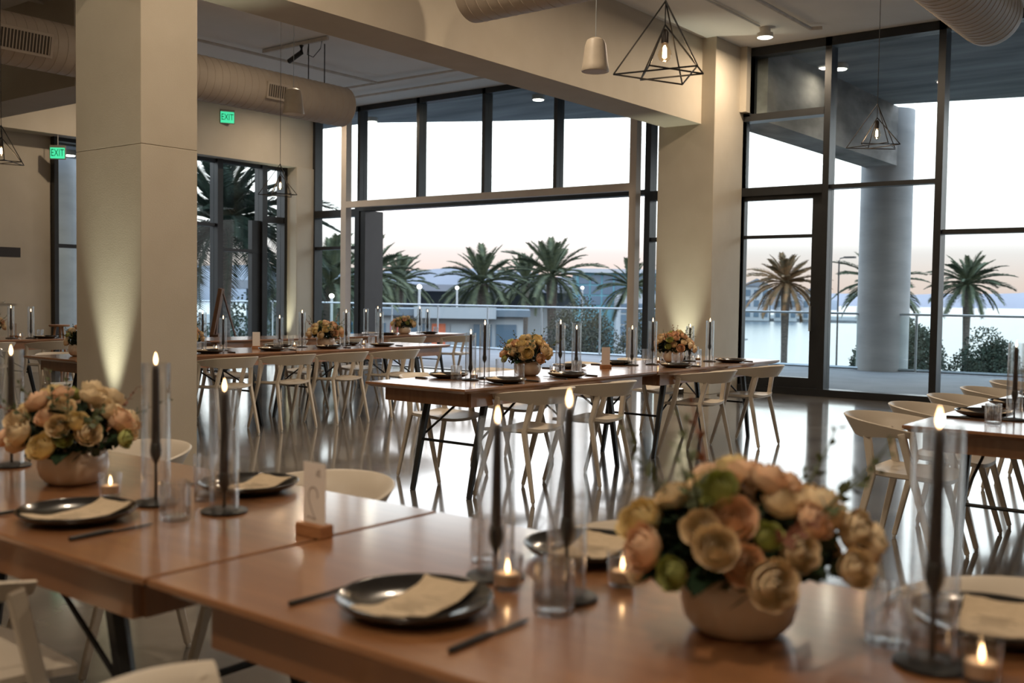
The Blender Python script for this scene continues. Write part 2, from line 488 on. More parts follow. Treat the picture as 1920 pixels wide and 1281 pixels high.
# ---- window_3: side glazing under the left bulkhead
w3 = thing('window_3', 'side glazing below the left bulkhead, dark mullions, palm outside', None, (XL, 0, 0), kind='structure')
for y0, y1 in ((8.69, 8.76), (10.3, 10.4), (11.83, 11.95), (12.86, 12.98), (13.4, 13.47)):
    bar(MB().box(-0.12, 0.12, y0, y1, 0, 3.8), 'mullion', w3)
bar(MB().box(-0.06, 0.06, 12.66, 12.86, 0, 2.72), 'door_stile', w3)
bar(MB().box(-0.1, 0.1, 12.98, 13.4, 2.70, 2.82), 'transom', w3)
for y0, y1, z in ((8.76, 10.3, 2.02), (10.4, 11.83, 2.55), (11.95, 12.86, 2.10)):
    bar(MB().box(-0.07, 0.07, y0, y1, z, z + 0.06), 'transom', w3)
bar(MB().box(-0.08, 0.08, 8.76, 13.4, 0, 0.1), 'sill', w3)
bar(MB().box(-0.08, 0.08, 8.76, 13.4, 3.74, 3.8), 'head', w3)
for y0, y1 in ((8.76, 10.3), (10.4, 11.83), (11.95, 12.86), (12.98, 13.4)):
    MB().box(-0.006, 0.006, y0, y1, 0.1, 3.74).build('pane', 'pane', w3)

# ------------------------------------------------------------------ terrace outside
struct(MB().prism([(-25, 2), (-17.0, 2), (-17.0, 14.1), (5, 14.1), (8, 20.9), (-4, 20.6), (-8, 20.4), (-25, 20.4)], -0.3, -0.01), 'terrace', 'deck', 'blue grey concrete terrace beyond the windows')
canopy = struct(MB().prism([(-30, 14.15), (5.5, 14.15), (6.5, 23), (-4.3, 20.25), (-6.2, 19.75), (-8.7, 19.1), (-11.2, 18.2), (-13.7, 17.1), (-16.2, 15.72), (-30, 15.72)], 5.0, 5.45), 'canopy', 'canopy', 'board marked concrete canopy over the terrace')
struct(MB().box(-18.0, -16.5, 2, 10.4, 3.72, 4.0), 'canopy_side', 'canopy', 'low concrete soffit outside the narrow exit window')
struct(MB().box(-7.02, -6.42, 14.15, 20.0, 3.9, 5.0), 'canopy_beam', 'cbeam', 'stained concrete beam running out to the round column')
cl = MB().lathe([(0.48, -0.01), (0.48, 1.6), (0.48, 3.3), (0.48, 5.0)], 40, (-6.72, 20.35, 0)).build('round_column', 'column', smooth='all')
tag(cl, 'stout round concrete column on the terrace seen through right window', kind='structure')
cl2 = MB().lathe([(0.48, -0.01), (0.48, 2.0), (0.48, 4.0)], 32, (-18.75, 9.97, 0)).build('round_column', 'column', smooth='all')
tag(cl2, 'round concrete column outside the narrow exit window', kind='structure')

def canopy_light(x, y, z, label):
    t = thing('canopy_downlight', label, 'light', (x, y, z), group='downlights under the canopy')
    MB().lathe([(0.001, 0), (0.10, 0), (0.12, 0.0), (0.12, 0.05), (0.11, 0.08)], 20).build('housing', 'pipe', t, smooth=True).location.z = -0.08
    MB().lathe([(0.001, 0.0), (0.095, 0.0), (0.10, 0.01)], 20).build('lens', 'lamp_on', t).location.z = -0.09
    lamp('AREA', t, (0, 0, -0.11), 9, (1, 0.85, 0.66), size=0.18)
canopy_light(-6.02, 15.9, 5.0, 'small lit canopy downlight above the glazed door')
canopy_light(-11.4, 15.3, 5.0, 'lit canopy downlight seen just below the long beam')
canopy_light(-15.7, 15.3, 5.0, 'lit canopy downlight near the left end of high glazing')
canopy_light(-17.05, 9.42, 3.72, 'lit soffit downlight beside the left exit sign')

def balustrade(pts, label, nseg):
    t = thing('balustrade', label, 'railing', (0, 0, 0))
    for (a, b), n in zip(zip(pts, pts[1:]), nseg):
        a, b = Vector((*a, 0)), Vector((*b, 0))
        d = b - a
        nrm = Vector((-d.y, d.x, 0)).normalized()
        zz = Vector((0, 0, 1))
        MB().tube([a + zz * 1.09, b + zz * 1.09], 0.022, 8).build('handrail', 'rail', t, smooth=True)
        MB().tube([a + zz * 0.03, b + zz * 0.03], 0.03, 4).build('base_channel', 'rail', t)
        for i in range(n + 1):
            p = a + d * (i / n)
            MB().tube([p - nrm * 0.05, p - nrm * 0.05 + zz * 1.07], 0.022, 6).build('post', 'rail', t)
            if i < n:
                p0, p1 = a + d * ((i + 0.02) / n), a + d * ((i + 0.98) / n)
                g = MB()
                q = nrm * 0.006
                g.v = [tuple(v) for v in (p0 - q + zz * .06, p1 - q + zz * .06, p1 - q + zz * 1.05, p0 - q + zz * 1.05, p0 + q + zz * .06, p1 + q + zz * .06, p1 + q + zz * 1.05, p0 + q + zz * 1.05)]
                g.f = [(0, 1, 2, 3), (7, 6, 5, 4), (0, 4, 5, 1), (2, 6, 7, 3), (1, 5, 6, 2), (3, 7, 4, 0)]
                g.build('glass_panel', 'rail_glass', t)
balustrade([(-24.8, 20.15), (-8, 20.0), (-4, 20.25), (7.5, 20.75)], 'long glass balustrade along the terrace edge', (10, 2, 6))
balustrade([(-24.6, 2.5), (-24.6, 19.9)], 'glass balustrade at the left side of terrace', (9,))

# ------------------------------------------------------------------ ceiling services
def spiral_duct(name, label, p0, p1, r, caps=(True, True), pitch=0.115, grilles=()):
    t = thing(name, label, 'duct', p0)
    d = Vector(p1) - Vector(p0)
    L = d.length
    n = int(L / pitch)
    pts, rad = [], []
    for i in range(n):
        z = i * pitch
        pts += [z, z + pitch * 0.90, z + pitch * 0.91, z + pitch * 0.99]
        rad += [r, r, r + 0.004, r + 0.004]
    prof = [(rr, z) for rr, z in zip(rad, pts)]
    prof = [(0.001, 0.0)] + prof + [(r, L), (r * 0.97, L + 0.015), (0.001, L + 0.02)]
    q = d.to_track_quat('Z', 'Y')
    b = MB().lathe(prof, 36)
    b.v = [tuple(q @ Vector(v)) for v in b.v]
    b.build('duct_body', 'duct', t, smooth=True)
    return t
dk = spiral_duct('spiral_duct', 'long cream spiral duct with grilles behind the square column', (-11.45, -4.4, 4.07), (-11.45, 10.55, 4.07), 0.285)
def grille(parent, y, w, h, ang, r=0.285):
    # a register set into the duct's flank
    g = bpy.data.objects.new('grille', None)
    g = MB().box(-0.03, 0.012, -w / 2 - 0.03, w / 2 + 0.03, -h / 2 - 0.03, h / 2 + 0.03).build('grille', 'duct', parent)
    g.location = (math.cos(ang) * r, y, math.sin(ang) * r)
    g.rotation_euler = (0, -ang, 0)
    MB().box(0.004, 0.014, -w / 2, w / 2, -h / 2, h / 2).build('grille_recess', 'grille', g)
    k = max(4, int(w / 0.035))
    for i in range(k):
        yy = -w / 2 + (i + 0.5) * w / k
        MB().box(0.010, 0.022, yy - 0.005, yy + 0.005, -h / 2, h / 2).build('vane', 'duct', g)
grille(dk, 5.5 + 4.4 + 0.15, 0.62, 0.20, R(-12))
grille(dk, 9.12 + 4.4, 0.30, 0.16, R(-8))
for y in (2.5, 4.9, 9.9, 10.2):
    MB().tube([(0, y + 4.4, 0.28), (0, y + 4.4, H - 4.07)], 0.008, 6).build('hanger_rod', 'cable', dk)
d2 = spiral_duct('spiral_duct', 'duct end poking in at the top edge beside the beam', (-6.25, 7.35, 4.10), (-3.2, 7.35, 4.10), 0.27)
d3 = spiral_duct('spiral_duct', 'large cream spiral duct at the upper right corner', (-2.62, 5.4, 4.09), (-2.62, 10.8, 4.09), 0.29)
MB().tube([(0, 4.8, 0.28), (0, 4.8, H - 4.09)], 0.008, 6).build('hanger_rod', 'rail', d3)

def pipe(label, pts, r=0.018, name='sprinkler_pipe'):
    o = MB().tube(pts, r, 8).build(name, 'pipe', smooth=True)
    return tag(o, label, 'pipe')
pipe('thin ceiling pipe nearest the high glazing', [(-15.2, 12.95, 4.84), (-7.5, 12.95, 4.84)], 0.02)
pipe('thin ceiling pipe one step inside the high glazing', [(-15.2, 12.3, 4.84), (-7.5, 12.3, 4.84)], 0.02)
pipe('ceiling pipe running above the long spiral duct', [(-12.5, -4, 4.84), (-12.5, 12.3, 4.84)], 0.022)
pipe('ceiling conduit leading to the lit ceiling lamp by pier', [(-5.92, 6, 4.895), (-5.92, 12.75, 4.895)], 0.014, 'conduit')
pipe('ceiling pipe with sprinkler head near right window', [(-5.39, 5, 4.87), (-5.39, 13.15, 4.87), (-5.25, 13.2, 4.87)], 0.024)
tk = thing('track_light', 'dark track spotlight on the ceiling above the long duct', 'light', (-11.95, 9.9, 4.86))
MB().box(-0.5, 0.9, -0.02, 0.02, 0.0, 0.05).build('track', 'pipe', tk)
MB().tube([(0.35, 0, 0), (0.35, 0, -0.1), (0.1, -0.02, -0.2)], 0.035, 8).build('spot_head', 'black', tk)
MB().tube([(0.5, 0, 0.0), (0.45, 0.02, -0.14), (0.6, 0.0, -0.2), (0.75, 0, -0.1), (0.78, 0, 0)], 0.006, 6).build('lead', 'cable', tk, smooth=True)

def ceiling_lamp(x, y, label, power, zc=H, show=True):
    t = thing('ceiling_downlight', label, 'light', (x, y, zc), group='warm downlights on the ceiling')
    MB().lathe([(0.001, 0), (0.07, 0), (0.07, -0.06), (0.105, -0.075), (0.11, -0.12), (0.10, -0.13)], 24).build('housing', 'pipe', t, smooth=True)
    MB().lathe([(0.001, -0.145), (0.07, -0.142), (0.10, -0.13)], 24).build('lens', 'lamp_on', t, smooth=True)
    lamp('AREA', t, (0, 0, -0.155), power, WARM, size=0.16)
ceiling_lamp(-5.93, 12.95, 'lit ceiling downlight between pier and right window', 46)
ceiling_lamp(-5.0, 3.2, 'ceiling downlight above the aisle before centre table', 50)
ceiling_lamp(-1.6, 0.3, 'ceiling downlight above the near edge of foreground table', 52)
ceiling_lamp(-4.9, 5.8, 'unseen fill downlight added above the left end of centre table', 42)  # extra lamp, added to light the beam face where the duct shades it
ceiling_lamp(-4.8, 11.0, 'unseen fill downlight added between centre table and pier', 50)  # added out of view to brighten the side of the long beam
ceiling_lamp(0.3, -1.6, 'added fill downlight behind the viewer at right', 48)  # invented fill for the camera-facing sides of the foreground
ceiling_lamp(-3.4, -1.8, 'added fill downlight behind the viewer at left', 40)  # second unseen fill added behind the camera
ceiling_lamp(-4.6, 8.2, 'ceiling downlight above the centre table', 60)
ceiling_lamp(0.6, 4.0, 'ceiling downlight above the right table', 42)
ceiling_lamp(-9.3, 3.0, 'ceiling downlight left of the square column', 24)
ceiling_lamp(-9.3, 8.3, 'ceiling downlight above the left table', 32)
ceiling_lamp(-14.2, 8.9, 'ceiling downlight washing the left bulkhead', 42)
ceiling_lamp(-14.6, 12.6, 'ceiling downlight washing the bulkhead above corner pillar', 32)

def uplight(x, y, power, label, tilt=0.0):
    t = thing('uplight', label, 'light', (x, y, 0), group='floor uplights')
    MB().box(-0.09, 0.09, -0.05, 0.05, 0, 0.07).build('body', 'black', t, bevel=0.01)
    MB().box(-0.075, 0.075, -0.035, 0.035, 0.07, 0.074).build('lens', 'lamp_on', t)
    lamp('SPOT', t, (0, 0, 0.09), power, (0.96, 1.0, 0.78), (PI - tilt, 0, 0), 0.03, R(38), 1.0)
uplight(-7.0, 4.02, 230, 'floor uplight at the foot of the square column', R(3))
uplight(-7.1, 4.87, 230, 'added fill uplight hidden behind the square column', R(-3))  # unseen extra, put in to brighten the ceiling of the left bay
uplight(-15.6, 5.0, 160, 'added fill uplight below the far left wall', 0.0)  # out-of-frame source added to lift the ceiling brightness
uplight(-7.06, 12.81, 230, 'floor uplight at the foot of the pier', R(3))
uplight(-16.14, 13.29, 170, 'floor uplight at the foot of corner pillar', R(3))

# ---- geometric pendants: nested wire tetrahedra around a filament bulb
def wire(mb, a, b, r=0.0045):
    return mb.tube([a, b], r, 6)
def pendant(x, y, ztop, label, rot, on=True):
    t = thing('wire_pendant', label, 'pendant lamp', (x, y, ztop), rot, 'geometric wire pendants')
    def tetra(name, apex, zb, rad, a0):
        b = MB()
        c = [(rad * math.cos(a0 + k * 2 * PI / 3), rad * math.sin(a0 + k * 2 * PI / 3), zb) for k in range(3)]
        for k in range(3):
            wire(b, apex, c[k])
            wire(b, c[k], c[(k + 1) % 3])
        return b.build(name, 'black', t)
    tetra('outer_frame', (0, 0, 0), -0.375, 0.26, R(90))
    tetra('inner_frame', (0, 0, -0.12), -0.365, 0.20, R(30))
    MB().tube([(0, 0, -0.12), (0, 0, H - ztop)], 0.003, 6).build('cord', 'cable', t)
    MB().lathe([(0.001, -0.14), (0.012, -0.145), (0.019, -0.16), (0.019, -0.215), (0.001, -0.215)], 16).build('socket', 'brass', t, smooth=True)
    bb = MB().lathe([(0.016, -0.212), (0.02, -0.225), (0.034, -0.255), (0.036, -0.275), (0.028, -0.298), (0.012, -0.308), (0.001, -0.309)], 20).build('bulb', 'bulb', t, smooth='all')
    MB().tube([(0, 0, -0.225), (0, 0, -0.24), (0, 0, -0.285), (0, 0, -0.29)], [0.004, 0.010, 0.011, 0.005], 10).build('filament', 'filament', bb, smooth='all')
    lamp('POINT', t, (0, 0, -0.33), 2.0, (1.0, 0.66, 0.36), size=0.02)
pendant(-2.70, 4.70, 2.835, 'large black wire pendant with lit bulb hanging top right of centre', R(128))
pendant(-3.17, 9.29, 3.07, 'black wire pendant hanging before the round concrete column', R(100))
pendant(-9.96, 8.18, 2.88, 'faint wire pendant hanging before the slim corner pillar', R(140))
pendant(-10.61, 5.14, 2.98, 'wire pendant cut by the left edge of the photo', R(130))

def pendant_speaker(x, y, zb, label):
    t = thing('pendant_speaker', label, 'speaker', (x, y, zb), group='hanging speakers')
    MB().lathe([(0.001, 0.005), (0.095, 0.003), (0.108, 0.0), (0.112, 0.012), (0.104, 0.045), (0.085, 0.20), (0.07, 0.245), (0.04, 0.262), (0.001, 0.265)], 28).build('shell', 'speaker', t, smooth=True)
    MB().lathe([(0.001, -0.001), (0.09, 0.0), (0.095, 0.004)], 24).build('speaker_grille', 'duct', t)
    MB().tube([(0, 0, 0.262), (0, 0, H - zb)], 0.003, 6).build('suspension_cable', 'rail', t)
pendant_speaker(-4.60, 6.92, 3.105, 'cream bell shaped speaker hanging beside the large wire pendant')
pendant_speaker(-8.44, 7.10, 3.17, 'cream bell shaped speaker hanging before the spiral duct')

def exit_sign(loc, rz, w, h, label, rod=0.0, ts=0.13):
    t = thing('exit_sign', label, 'exit sign', loc, rz, 'lit exit signs')
    MB().box(-w / 2 - 0.01, w / 2 + 0.01, 0.0, 0.04, -0.012, h + 0.04).build('housing', 'exit_box', t)
    MB().box(-w / 2, w / 2, -0.006, 0.0, 0, h).build('face', 'exit', t)
    o = text('EXIT', ts, 'exit_t', t, (0, -0.0075, h / 2), (R(90), 0, 0))
    o.scale = (w * 0.92 / (ts * 2.05), 1.25, 1)
    if rod:
        MB().tube([(0, 0.02, h + 0.04), (0, 0.02, h + 0.04 + rod)], 0.006, 6).build('rod', 'pipe', t)
exit_sign((-15.86, 11.80, 4.42), R(62), 0.24, 0.20, 'green exit sign under the spiral duct on the bulkhead')
exit_sign((-15.95, 8.62, 3.42), R(45), 0.22, 0.17, 'green exit sign hanging before the narrow left window', 0.17)

# suspended bar and hook rail on the left wall
sb = thing('suspended_bar', 'dark bar hanging on rods at the far left wall', 'lamp', (-15.9, 7.4, 1.82))
MB().box(-0.06, 0.06, -1.2, 0.56, 0, 0.15).build('bar_body', 'brass', sb)
for y in (0.2, -0.9):
    MB().tube([(0, y, 0.15), (0, y, 1.98)], 0.03, 8).build('rod', 'duct', sb, smooth=True)
hk = thing('hook_rail', 'pale coat hook rail low on the far left wall', 'hook rail', (XL, 7.4, 1.10))
MB().box(0, 0.02, -0.6, 0.72, 0.0, 0.05).build('rail_board', 'wall', hk)
for y in (-0.4, -0.1, 0.2, 0.5):
    MB().tube([(0.02, y, 0.03), (0.07, y, 0.02), (0.08, y, 0.06)], 0.008, 6).build('hook', 'pipe', hk)

# ------------------------------------------------------------------ furniture: tables
TW, TL, TH = 0.87, 2.335, 0.74
def make_table():
    t = thing('dining_table', 'x', 'table')
    top = MB()
    e1, e2 = TW / 2, TL / 2
    top.lathe([], 4)
    n = []
    for dx, z in ((0.028, TH - 0.032), (0.0, TH - 0.014), (0.0, TH - 0.003), (0.003, TH)):
        n.append(len(top.v))
        top.v += [(-e1 + dx, -e2 + dx, z), (e1 - dx, -e2 + dx, z), (e1 - dx, e2 - dx, z), (-e1 + dx, e2 - dx, z)]
    for a, b in zip(n, n[1:]):
        for k in range(4):
            j = (k + 1) % 4
            top.f.append((a + k, a + j, b + j, b + k))
    top.f.append((n[0] + 3, n[0] + 2, n[0] + 1, n[0]))
    top.f.append(tuple(n[-1] + k for k in range(4)))
    top.build('table_top', 'wood', t)
    ax, ay, z0, z1 = e1 - 0.07, e2 - 0.13, TH - 0.125, TH - 0.032
    for s in (-1, 1):
        MB().box(s * ax - 0.012, s * ax + 0.012, -ay, ay, z0, z1).build('apron', 'wood', t)
        MB().box(-ax + 0.012, ax - 0.012, s * ay - 0.012, s * ay + 0.012, z0, z1).build('apron', 'wood', t)
    for s in (-1, 1):
        fy, ty = s * (e2 - 0.27), s * (e2 - 0.44)
        lx = 0.25
        for sx in (-1, 1):
            MB().tube([(sx * lx, ty, TH - 0.04), (sx * lx, ty + (fy - ty) * 0.45, 0.40), (sx * lx, fy, 0.0)], [0.031, 0.029, 0.022], 6, squash=0.8).build('leg', 'black', t)
            MB().tube([(sx * lx, ty + (fy - ty) * 0.52, 0.355), (sx * lx * 0.9, ty - s * 0.46, TH - 0.07)], 0.008, 6).build('brace', 'black', t)
        MB().tube([(-lx, ty + (fy - ty) * 0.54, 0.34), (lx, ty + (fy - ty) * 0.54, 0.34)], 0.010, 6).build('crossbar', 'black', t)
    return t
table0 = make_table()
_tu = [0]
def table(x, y, rz, label):
    t = table0 if _tu[0] == 0 else copy_tree(table0)
    _tu[0] += 1
    t.location, t.rotation_euler = (x, y, 0), (0, 0, rz)
    tag(t, label, 'table', 'oak dining tables on black legs')
hl = TL / 2
table(-4.555, 4.82 + hl, 0, 'near half of the centre oak table, plain end facing left')
table(-4.555, 7.17 + hl, 0, 'window half of the centre oak table')
table(-8.545, 4.53 + hl, 0, 'near half of the left oak table, partly behind square column')
table(-8.545, 6.88 + hl, 0, 'window half of the left oak table')
table(-1.09, 4.93 + hl, 0, 'near half of the right oak table beside its cream chairs')
table(-1.09, 7.28 + hl, 0, 'window half of the right oak table')
table(-10.9, 9.9 + hl, 0, 'far oak table before the wide opening')
table(-10.9, 7.55 + hl, 0, 'oak table in line with the far table, mostly hidden')
table(-12.32, 5.35, 0, 'oak table by the far left wall')
table(-1.835 - hl, 1.60, R(90), 'left half of the foreground oak table')
table(-1.82 + hl, 1.60, R(90), 'right half of the foreground oak table, in close view')

# ------------------------------------------------------------------ furniture: chairs
def make_chair():
    t = thing('dining_chair', 'x', 'chair')
    # wrapped back band
    b = MB()
    NA, rings = 30, []
    for i in range(NA + 1):
        a = R(-104) + R(208) * i / NA
        k = abs(a) / R(104)
        ca, sa = math.cos(a), math.sin(a)
        zt = 0.738 - 0.05 * k ** 2.2
        hh = 0.105 - 0.068 * max(0, (k - 0.42) / 0.58) ** 1.1 if k > 0.42 else 0.105
        rx, ry = 0.282, 0.335
        tip = max(0, (k - 0.9) / 0.1)
        th = 0.018
        lean = 0.55
        def pt(rr, z):
            return ((rx - rr) * sa, -(ry - rr) * ca + 0.0, z)
        zb = zt - hh
        ring = [pt(0.002, zt - 0.004), pt(0.008, zt), pt(0.016, zt - 0.003), pt(th + hh * lean * 0.5, zt - hh * 0.5), pt(th + hh * lean, zb + 0.003), pt(0.010 + hh * lean, zb), pt(hh * lean, zb + 0.003), pt(hh * lean * 0.5, zt - hh * 0.5)]
        rings.append(len(b.v))
        b.v += ring
    for r0, r1 in zip(rings, rings[1:]):
        for k in range(8):
            j = (k + 1) % 8
            b.f.append((r0 + k, r1 + k, r1 + j, r0 + j))
    b.f.append(tuple(rings[0] + k for k in range(8)))
    b.f.append(tuple(rings[-1] + k for k in reversed(range(8))))
    b.build('backrest', 'chair', t, smooth=True)
    # saddle seat
    s = MB()
    NX, NY = 10, 10
    def outline(u, v):
        w = 0.205 + 0.02 * v
        x = u * w * (1 - 0.06 * max(0, v) ** 4)
        y = v * 0.205 + 0.02
        y -= 0.028 * (abs(u) ** 3) * (1 if v > 0 else -1) * abs(v)
        return x, y
    for lay in (0, 1):
        for j in range(NY + 1):
            for i in range(NX + 1):
                u, v = -1 + 2 * i / NX, -1 + 2 * j / NY
                x, y = outline(u, v)
                z = 0.452 + 0.016 * abs(u) ** 2.2 - 0.010 * max(0, v) ** 3 + 0.010 * max(0, -v) ** 3
                if lay == 0:
                    z -= 0.020 + 0.010 * (1 - max(abs(u), abs(v)) ** 4)
                s.v.append((x, y, z))
    NN = (NX + 1) * (NY + 1)
    for j in range(NY):
        for i in range(NX):
            a = j * (NX + 1) + i
            q = (a, a + 1, a + NX + 2, a + NX + 1)
            s.f.append(tuple(NN + k for k in q))
            s.f.append(tuple(reversed(q)))
    edge = [i for i in range(NX + 1)] + [(j + 1) * (NX + 1) + NX for j in range(NY)] + [NY * (NX + 1) + NX - 1 - i for i in range(NX)] + [(NY - 1 - j) * (NX + 1) for j in range(NY - 1)]
    for k in range(len(edge)):
        a, c = edge[k], edge[(k + 1) % len(edge)]
        s.f.append((a, c, NN + c, NN + a))
    s.build('seat', 'chair', t, smooth=True)
    for sx in (-1, 1):
        for pts, rr in (([(sx * 0.262, 0.035, 0.675), (sx * 0.245, 0.09, 0.46), (sx * 0.262, 0.225, 0.012)], [0.026, 0.026, 0.018]),
                        ([(sx * 0.165, -0.165, 0.655), (sx * 0.192, -0.125, 0.45), (sx * 0.215, -0.22, 0.012)], [0.027, 0.026, 0.018])):
            lg = MB().tube(pts, rr, 4, off=0.5, squash=0.75).build('leg', 'chair', t, bevel=0.004)
            p = pts[-1]
            MB().lathe([(0.001, 0), (0.009, 0), (0.010, 0.012), (0.001, 0.0125)], 8, (p[0], p[1], 0)).build('glide', 'glide', lg)
    return t
chair0 = make_chair()
_cu = [0]
def chair(x, y, face, label, group):
    t = chair0 if _cu[0] == 0 else copy_tree(chair0)
    _cu[0] += 1
    rz = {'+y': 0, '-y': PI, '-x': PI / 2, '+x': -PI / 2}[face] if isinstance(face, str) else face
    t.location, t.rotation_euler = (x, y, 0), (0, 0, rz)
    tag(t, label, 'chair', group)
ORD = ('first', 'second', 'third', 'fourth', 'fifth', 'sixth')
for i, y in enumerate((5.43, 6.2, 7.8, 8.76)):
    chair(-4.10, y, '-x', 'cream chair on near side of centre table, %s from its left end' % ORD[i], 'chairs around the centre table')
for i, y in enumerate((5.62, 6.45, 7.72, 8.6)):
    chair(-5.03, y, '+x', 'cream chair behind the centre table, %s from its left end' % ORD[i], 'chairs around the centre table')
for i, y in enumerate((5.10, 5.92, 6.62, 7.33, 8.10)):
    chair(-7.98, y, '-x', 'cream chair on near side of left table, %s %s' % (ORD[i], 'from its left end' if i else 'and hidden by square column'), 'chairs around the left table')
for i, y in enumerate((5.0, 5.95, 6.75, 7.7, 8.5)):
    chair(-9.06, y, '+x', 'cream chair behind the left table, %s from its left end' % ORD[i], 'chairs around the left table')
for i, y in enumerate((5.38, 6.08, 6.82, 7.58, 8.38)):
    chair(-1.62, y, '+x', 'cream chair along the right table, %s from its near end' % ORD[i], 'chairs around the right table')
for i, y in enumerate((5.5, 6.3, 7.1)):
    chair(-0.58, y, '-x', 'cream chair across the right table, %s from its near end' % ORD[i], 'chairs around the right table')
for i, y in enumerate((8.55, 9.5, 10.75, 11.85)):
    chair(-10.33, y, '-x', 'cream chair on near side of far table, %s from its left end' % ORD[i], 'chairs around the far table')
for i, y in enumerate((10.4, 11.4)):
    chair(-11.45, y, '+x', 'cream chair behind the far table, %s from its left end' % ORD[i], 'chairs around the far table')
for i, y in enumerate((4.75, 5.52, 6.25)):
    chair(-11.75, y, '-x', 'cream chair at the far left wall table, %s from its left end' % ORD[i], 'chairs at the wall table')
for i, x in enumerate((-3.48, -2.42, -1.26, -0.42)):
    chair(x, 2.04, '-y', 'cream chair at the far side of foreground table, %s from left' % ORD[i], 'chairs around the foreground table')
for i, (x, y) in enumerate(((-2.43, 1.05), (-1.19, 1.0))):
    chair(x, y, R(4) if i else R(-3), 'cream chair at near side of foreground table, %s' % ('cut by the left edge' if i == 0 else 'cut by the bottom edge'), 'chairs around the foreground table')

# ------------------------------------------------------------------ tableware meshes
def me_of(mb, name, mt, **kw):
    me = mb.mesh(name, **kw)
    me.materials.append(M[mt])
    return me
ME = {}
ME['plate'] = me_of(MB().lathe([(0.001, 0.006), (0.075, 0.006), (0.105, 0.011), (0.128, 0.020), (0.139, 0.029), (0.142, 0.031), (0.1435, 0.029), (0.133, 0.017), (0.108, 0.006), (0.075, 0.0), (0.001, 0.0)], 48), 'plate', 'plate', smooth='all')
def make_menu():
    b = MB()
    nx, ny, w, l = 8, 14, 0.115, 0.235
    rnd = random.Random(3)
    for lay in (0, 1):
        for j in range(ny + 1):
            for i in range(nx + 1):
                u, v = -1 + 2 * i / nx, -1 + 2 * j / ny
                x, y = u * w / 2, v * l / 2
                if i in (0, nx): x += rnd.uniform(-1, 1) * 0.0018
                if j in (0, ny): y += rnd.uniform(-1, 1) * 0.0022
                r = math.hypot(x, y)
                z = 0.0085 + max(0, (r - 0.075)) * 0.34 + 0.002 * math.sin(7 * v) * abs(v)
                b.v.append((x, y, z + 0.0028 * lay))
    NN = (nx + 1) * (ny + 1)
    for j in range(ny):
        for i in range(nx):
            a = j * (nx + 1) + i
            q = (a, a + 1, a + nx + 2, a + nx + 1)
            b.f.append(tuple(NN + k for k in q))
            b.f.append(tuple(reversed(q)))
    ed = list(range(nx + 1)) + [(j + 1) * (nx + 1) + nx for j in range(ny)] + [ny * (nx + 1) + nx - 1 - i for i in range(nx)] + [(ny - 1 - j) * (nx + 1) for j in range(ny - 1)]
    for k in range(len(ed)):
        a, c = ed[k], ed[(k + 1) % len(ed)]
        b.f.append((a, c, NN + c, NN + a))
    return me_of(b, 'menu_sheet', 'linen', smooth=True)
ME['menu'] = make_menu()
ln = MB()
rr_ = random.Random(8)
for k in range(9):
    w = rr_.uniform(0.018, 0.038)
    ln.box(-w, w, 0.05 - k * 0.012, 0.0515 - k * 0.012, 0.0112, 0.0117)
ME['lines'] = me_of(ln, 'printed_lines', 'ink')
kn = MB()
kn.tube([(0, -0.11, 0.005), (0, -0.02, 0.006), (0, 0.0, 0.005)], [0.0055, 0.006, 0.004], 8)
ME['knife_h'] = me_of(kn, 'knife_handle', 'black', smooth=True)
ME['knife_b'] = me_of(MB().prism([(-0.004, 0.0), (0.005, 0.0), (0.008, 0.04), (0.008, 0.085), (0.002, 0.108), (-0.004, 0.10)], 0.003, 0.005), 'knife_blade', 'black')
ME['fork_h'] = me_of(MB().tube([(0, -0.11, 0.005), (0, -0.02, 0.006), (0, 0.03, 0.009)], [0.0055, 0.004, 0.0035], 8), 'fork_handle', 'black', smooth=True)
fk = MB().prism([(-0.004, 0.03), (0.004, 0.03), (0.011, 0.052), (0.011, 0.06), (-0.011, 0.06), (-0.011, 0.052)], 0.008, 0.0105)
for k in range(4):
    x = -0.0095 + k * 0.0063
    fk.box(x - 0.0016, x + 0.0016, 0.06, 0.098, 0.008, 0.0105)
ME['fork_t'] = me_of(fk, 'fork_tines', 'black')
NR = 72
def ribs(k, i): return 1 + (0.055 if (k % 3) < 1 else -0.02) * (1 if 1 < i < 5 else 0)
ME['tumbler'] = me_of(MB().lathe([(0.001, 0.0), (0.033, 0.0), (0.035, 0.003), (0.036, 0.012), (0.037, 0.085), (0.0372, 0.092), (0.0365, 0.098), (0.0345, 0.098), (0.034, 0.09), (0.033, 0.012), (0.001, 0.010)], NR, rmod=ribs), 'tumbler_body', 'ribbed', smooth=False)
ME['tall'] = me_of(MB().lathe([(0.001, 0.0), (0.027, 0.0), (0.029, 0.004), (0.031, 0.12), (0.0312, 0.128), (0.0295, 0.128), (0.0275, 0.012), (0.001, 0.010)], 40), 'glass_body', 'clear', smooth=True)
ME['votive'] = me_of(MB().lathe([(0.001, 0.0), (0.024, 0.0), (0.027, 0.004), (0.031, 0.062), (0.0312, 0.066), (0.0295, 0.066), (0.0255, 0.010), (0.001, 0.009)], 32), 'votive_cup', 'clear', smooth=True)
ME['tealight'] = me_of(MB().lathe([(0.001, 0.0105), (0.0235, 0.0105), (0.0245, 0.03), (0.022, 0.0325), (0.001, 0.031)], 24), 'tealight', 'wax', smooth=True)
ME['flame'] = me_of(MB().lathe([(0.0006, 0.0), (0.0035, 0.004), (0.0052, 0.011), (0.0045, 0.019), (0.0022, 0.028), (0.0003, 0.034)], 12), 'flame', 'flame', smooth='all')
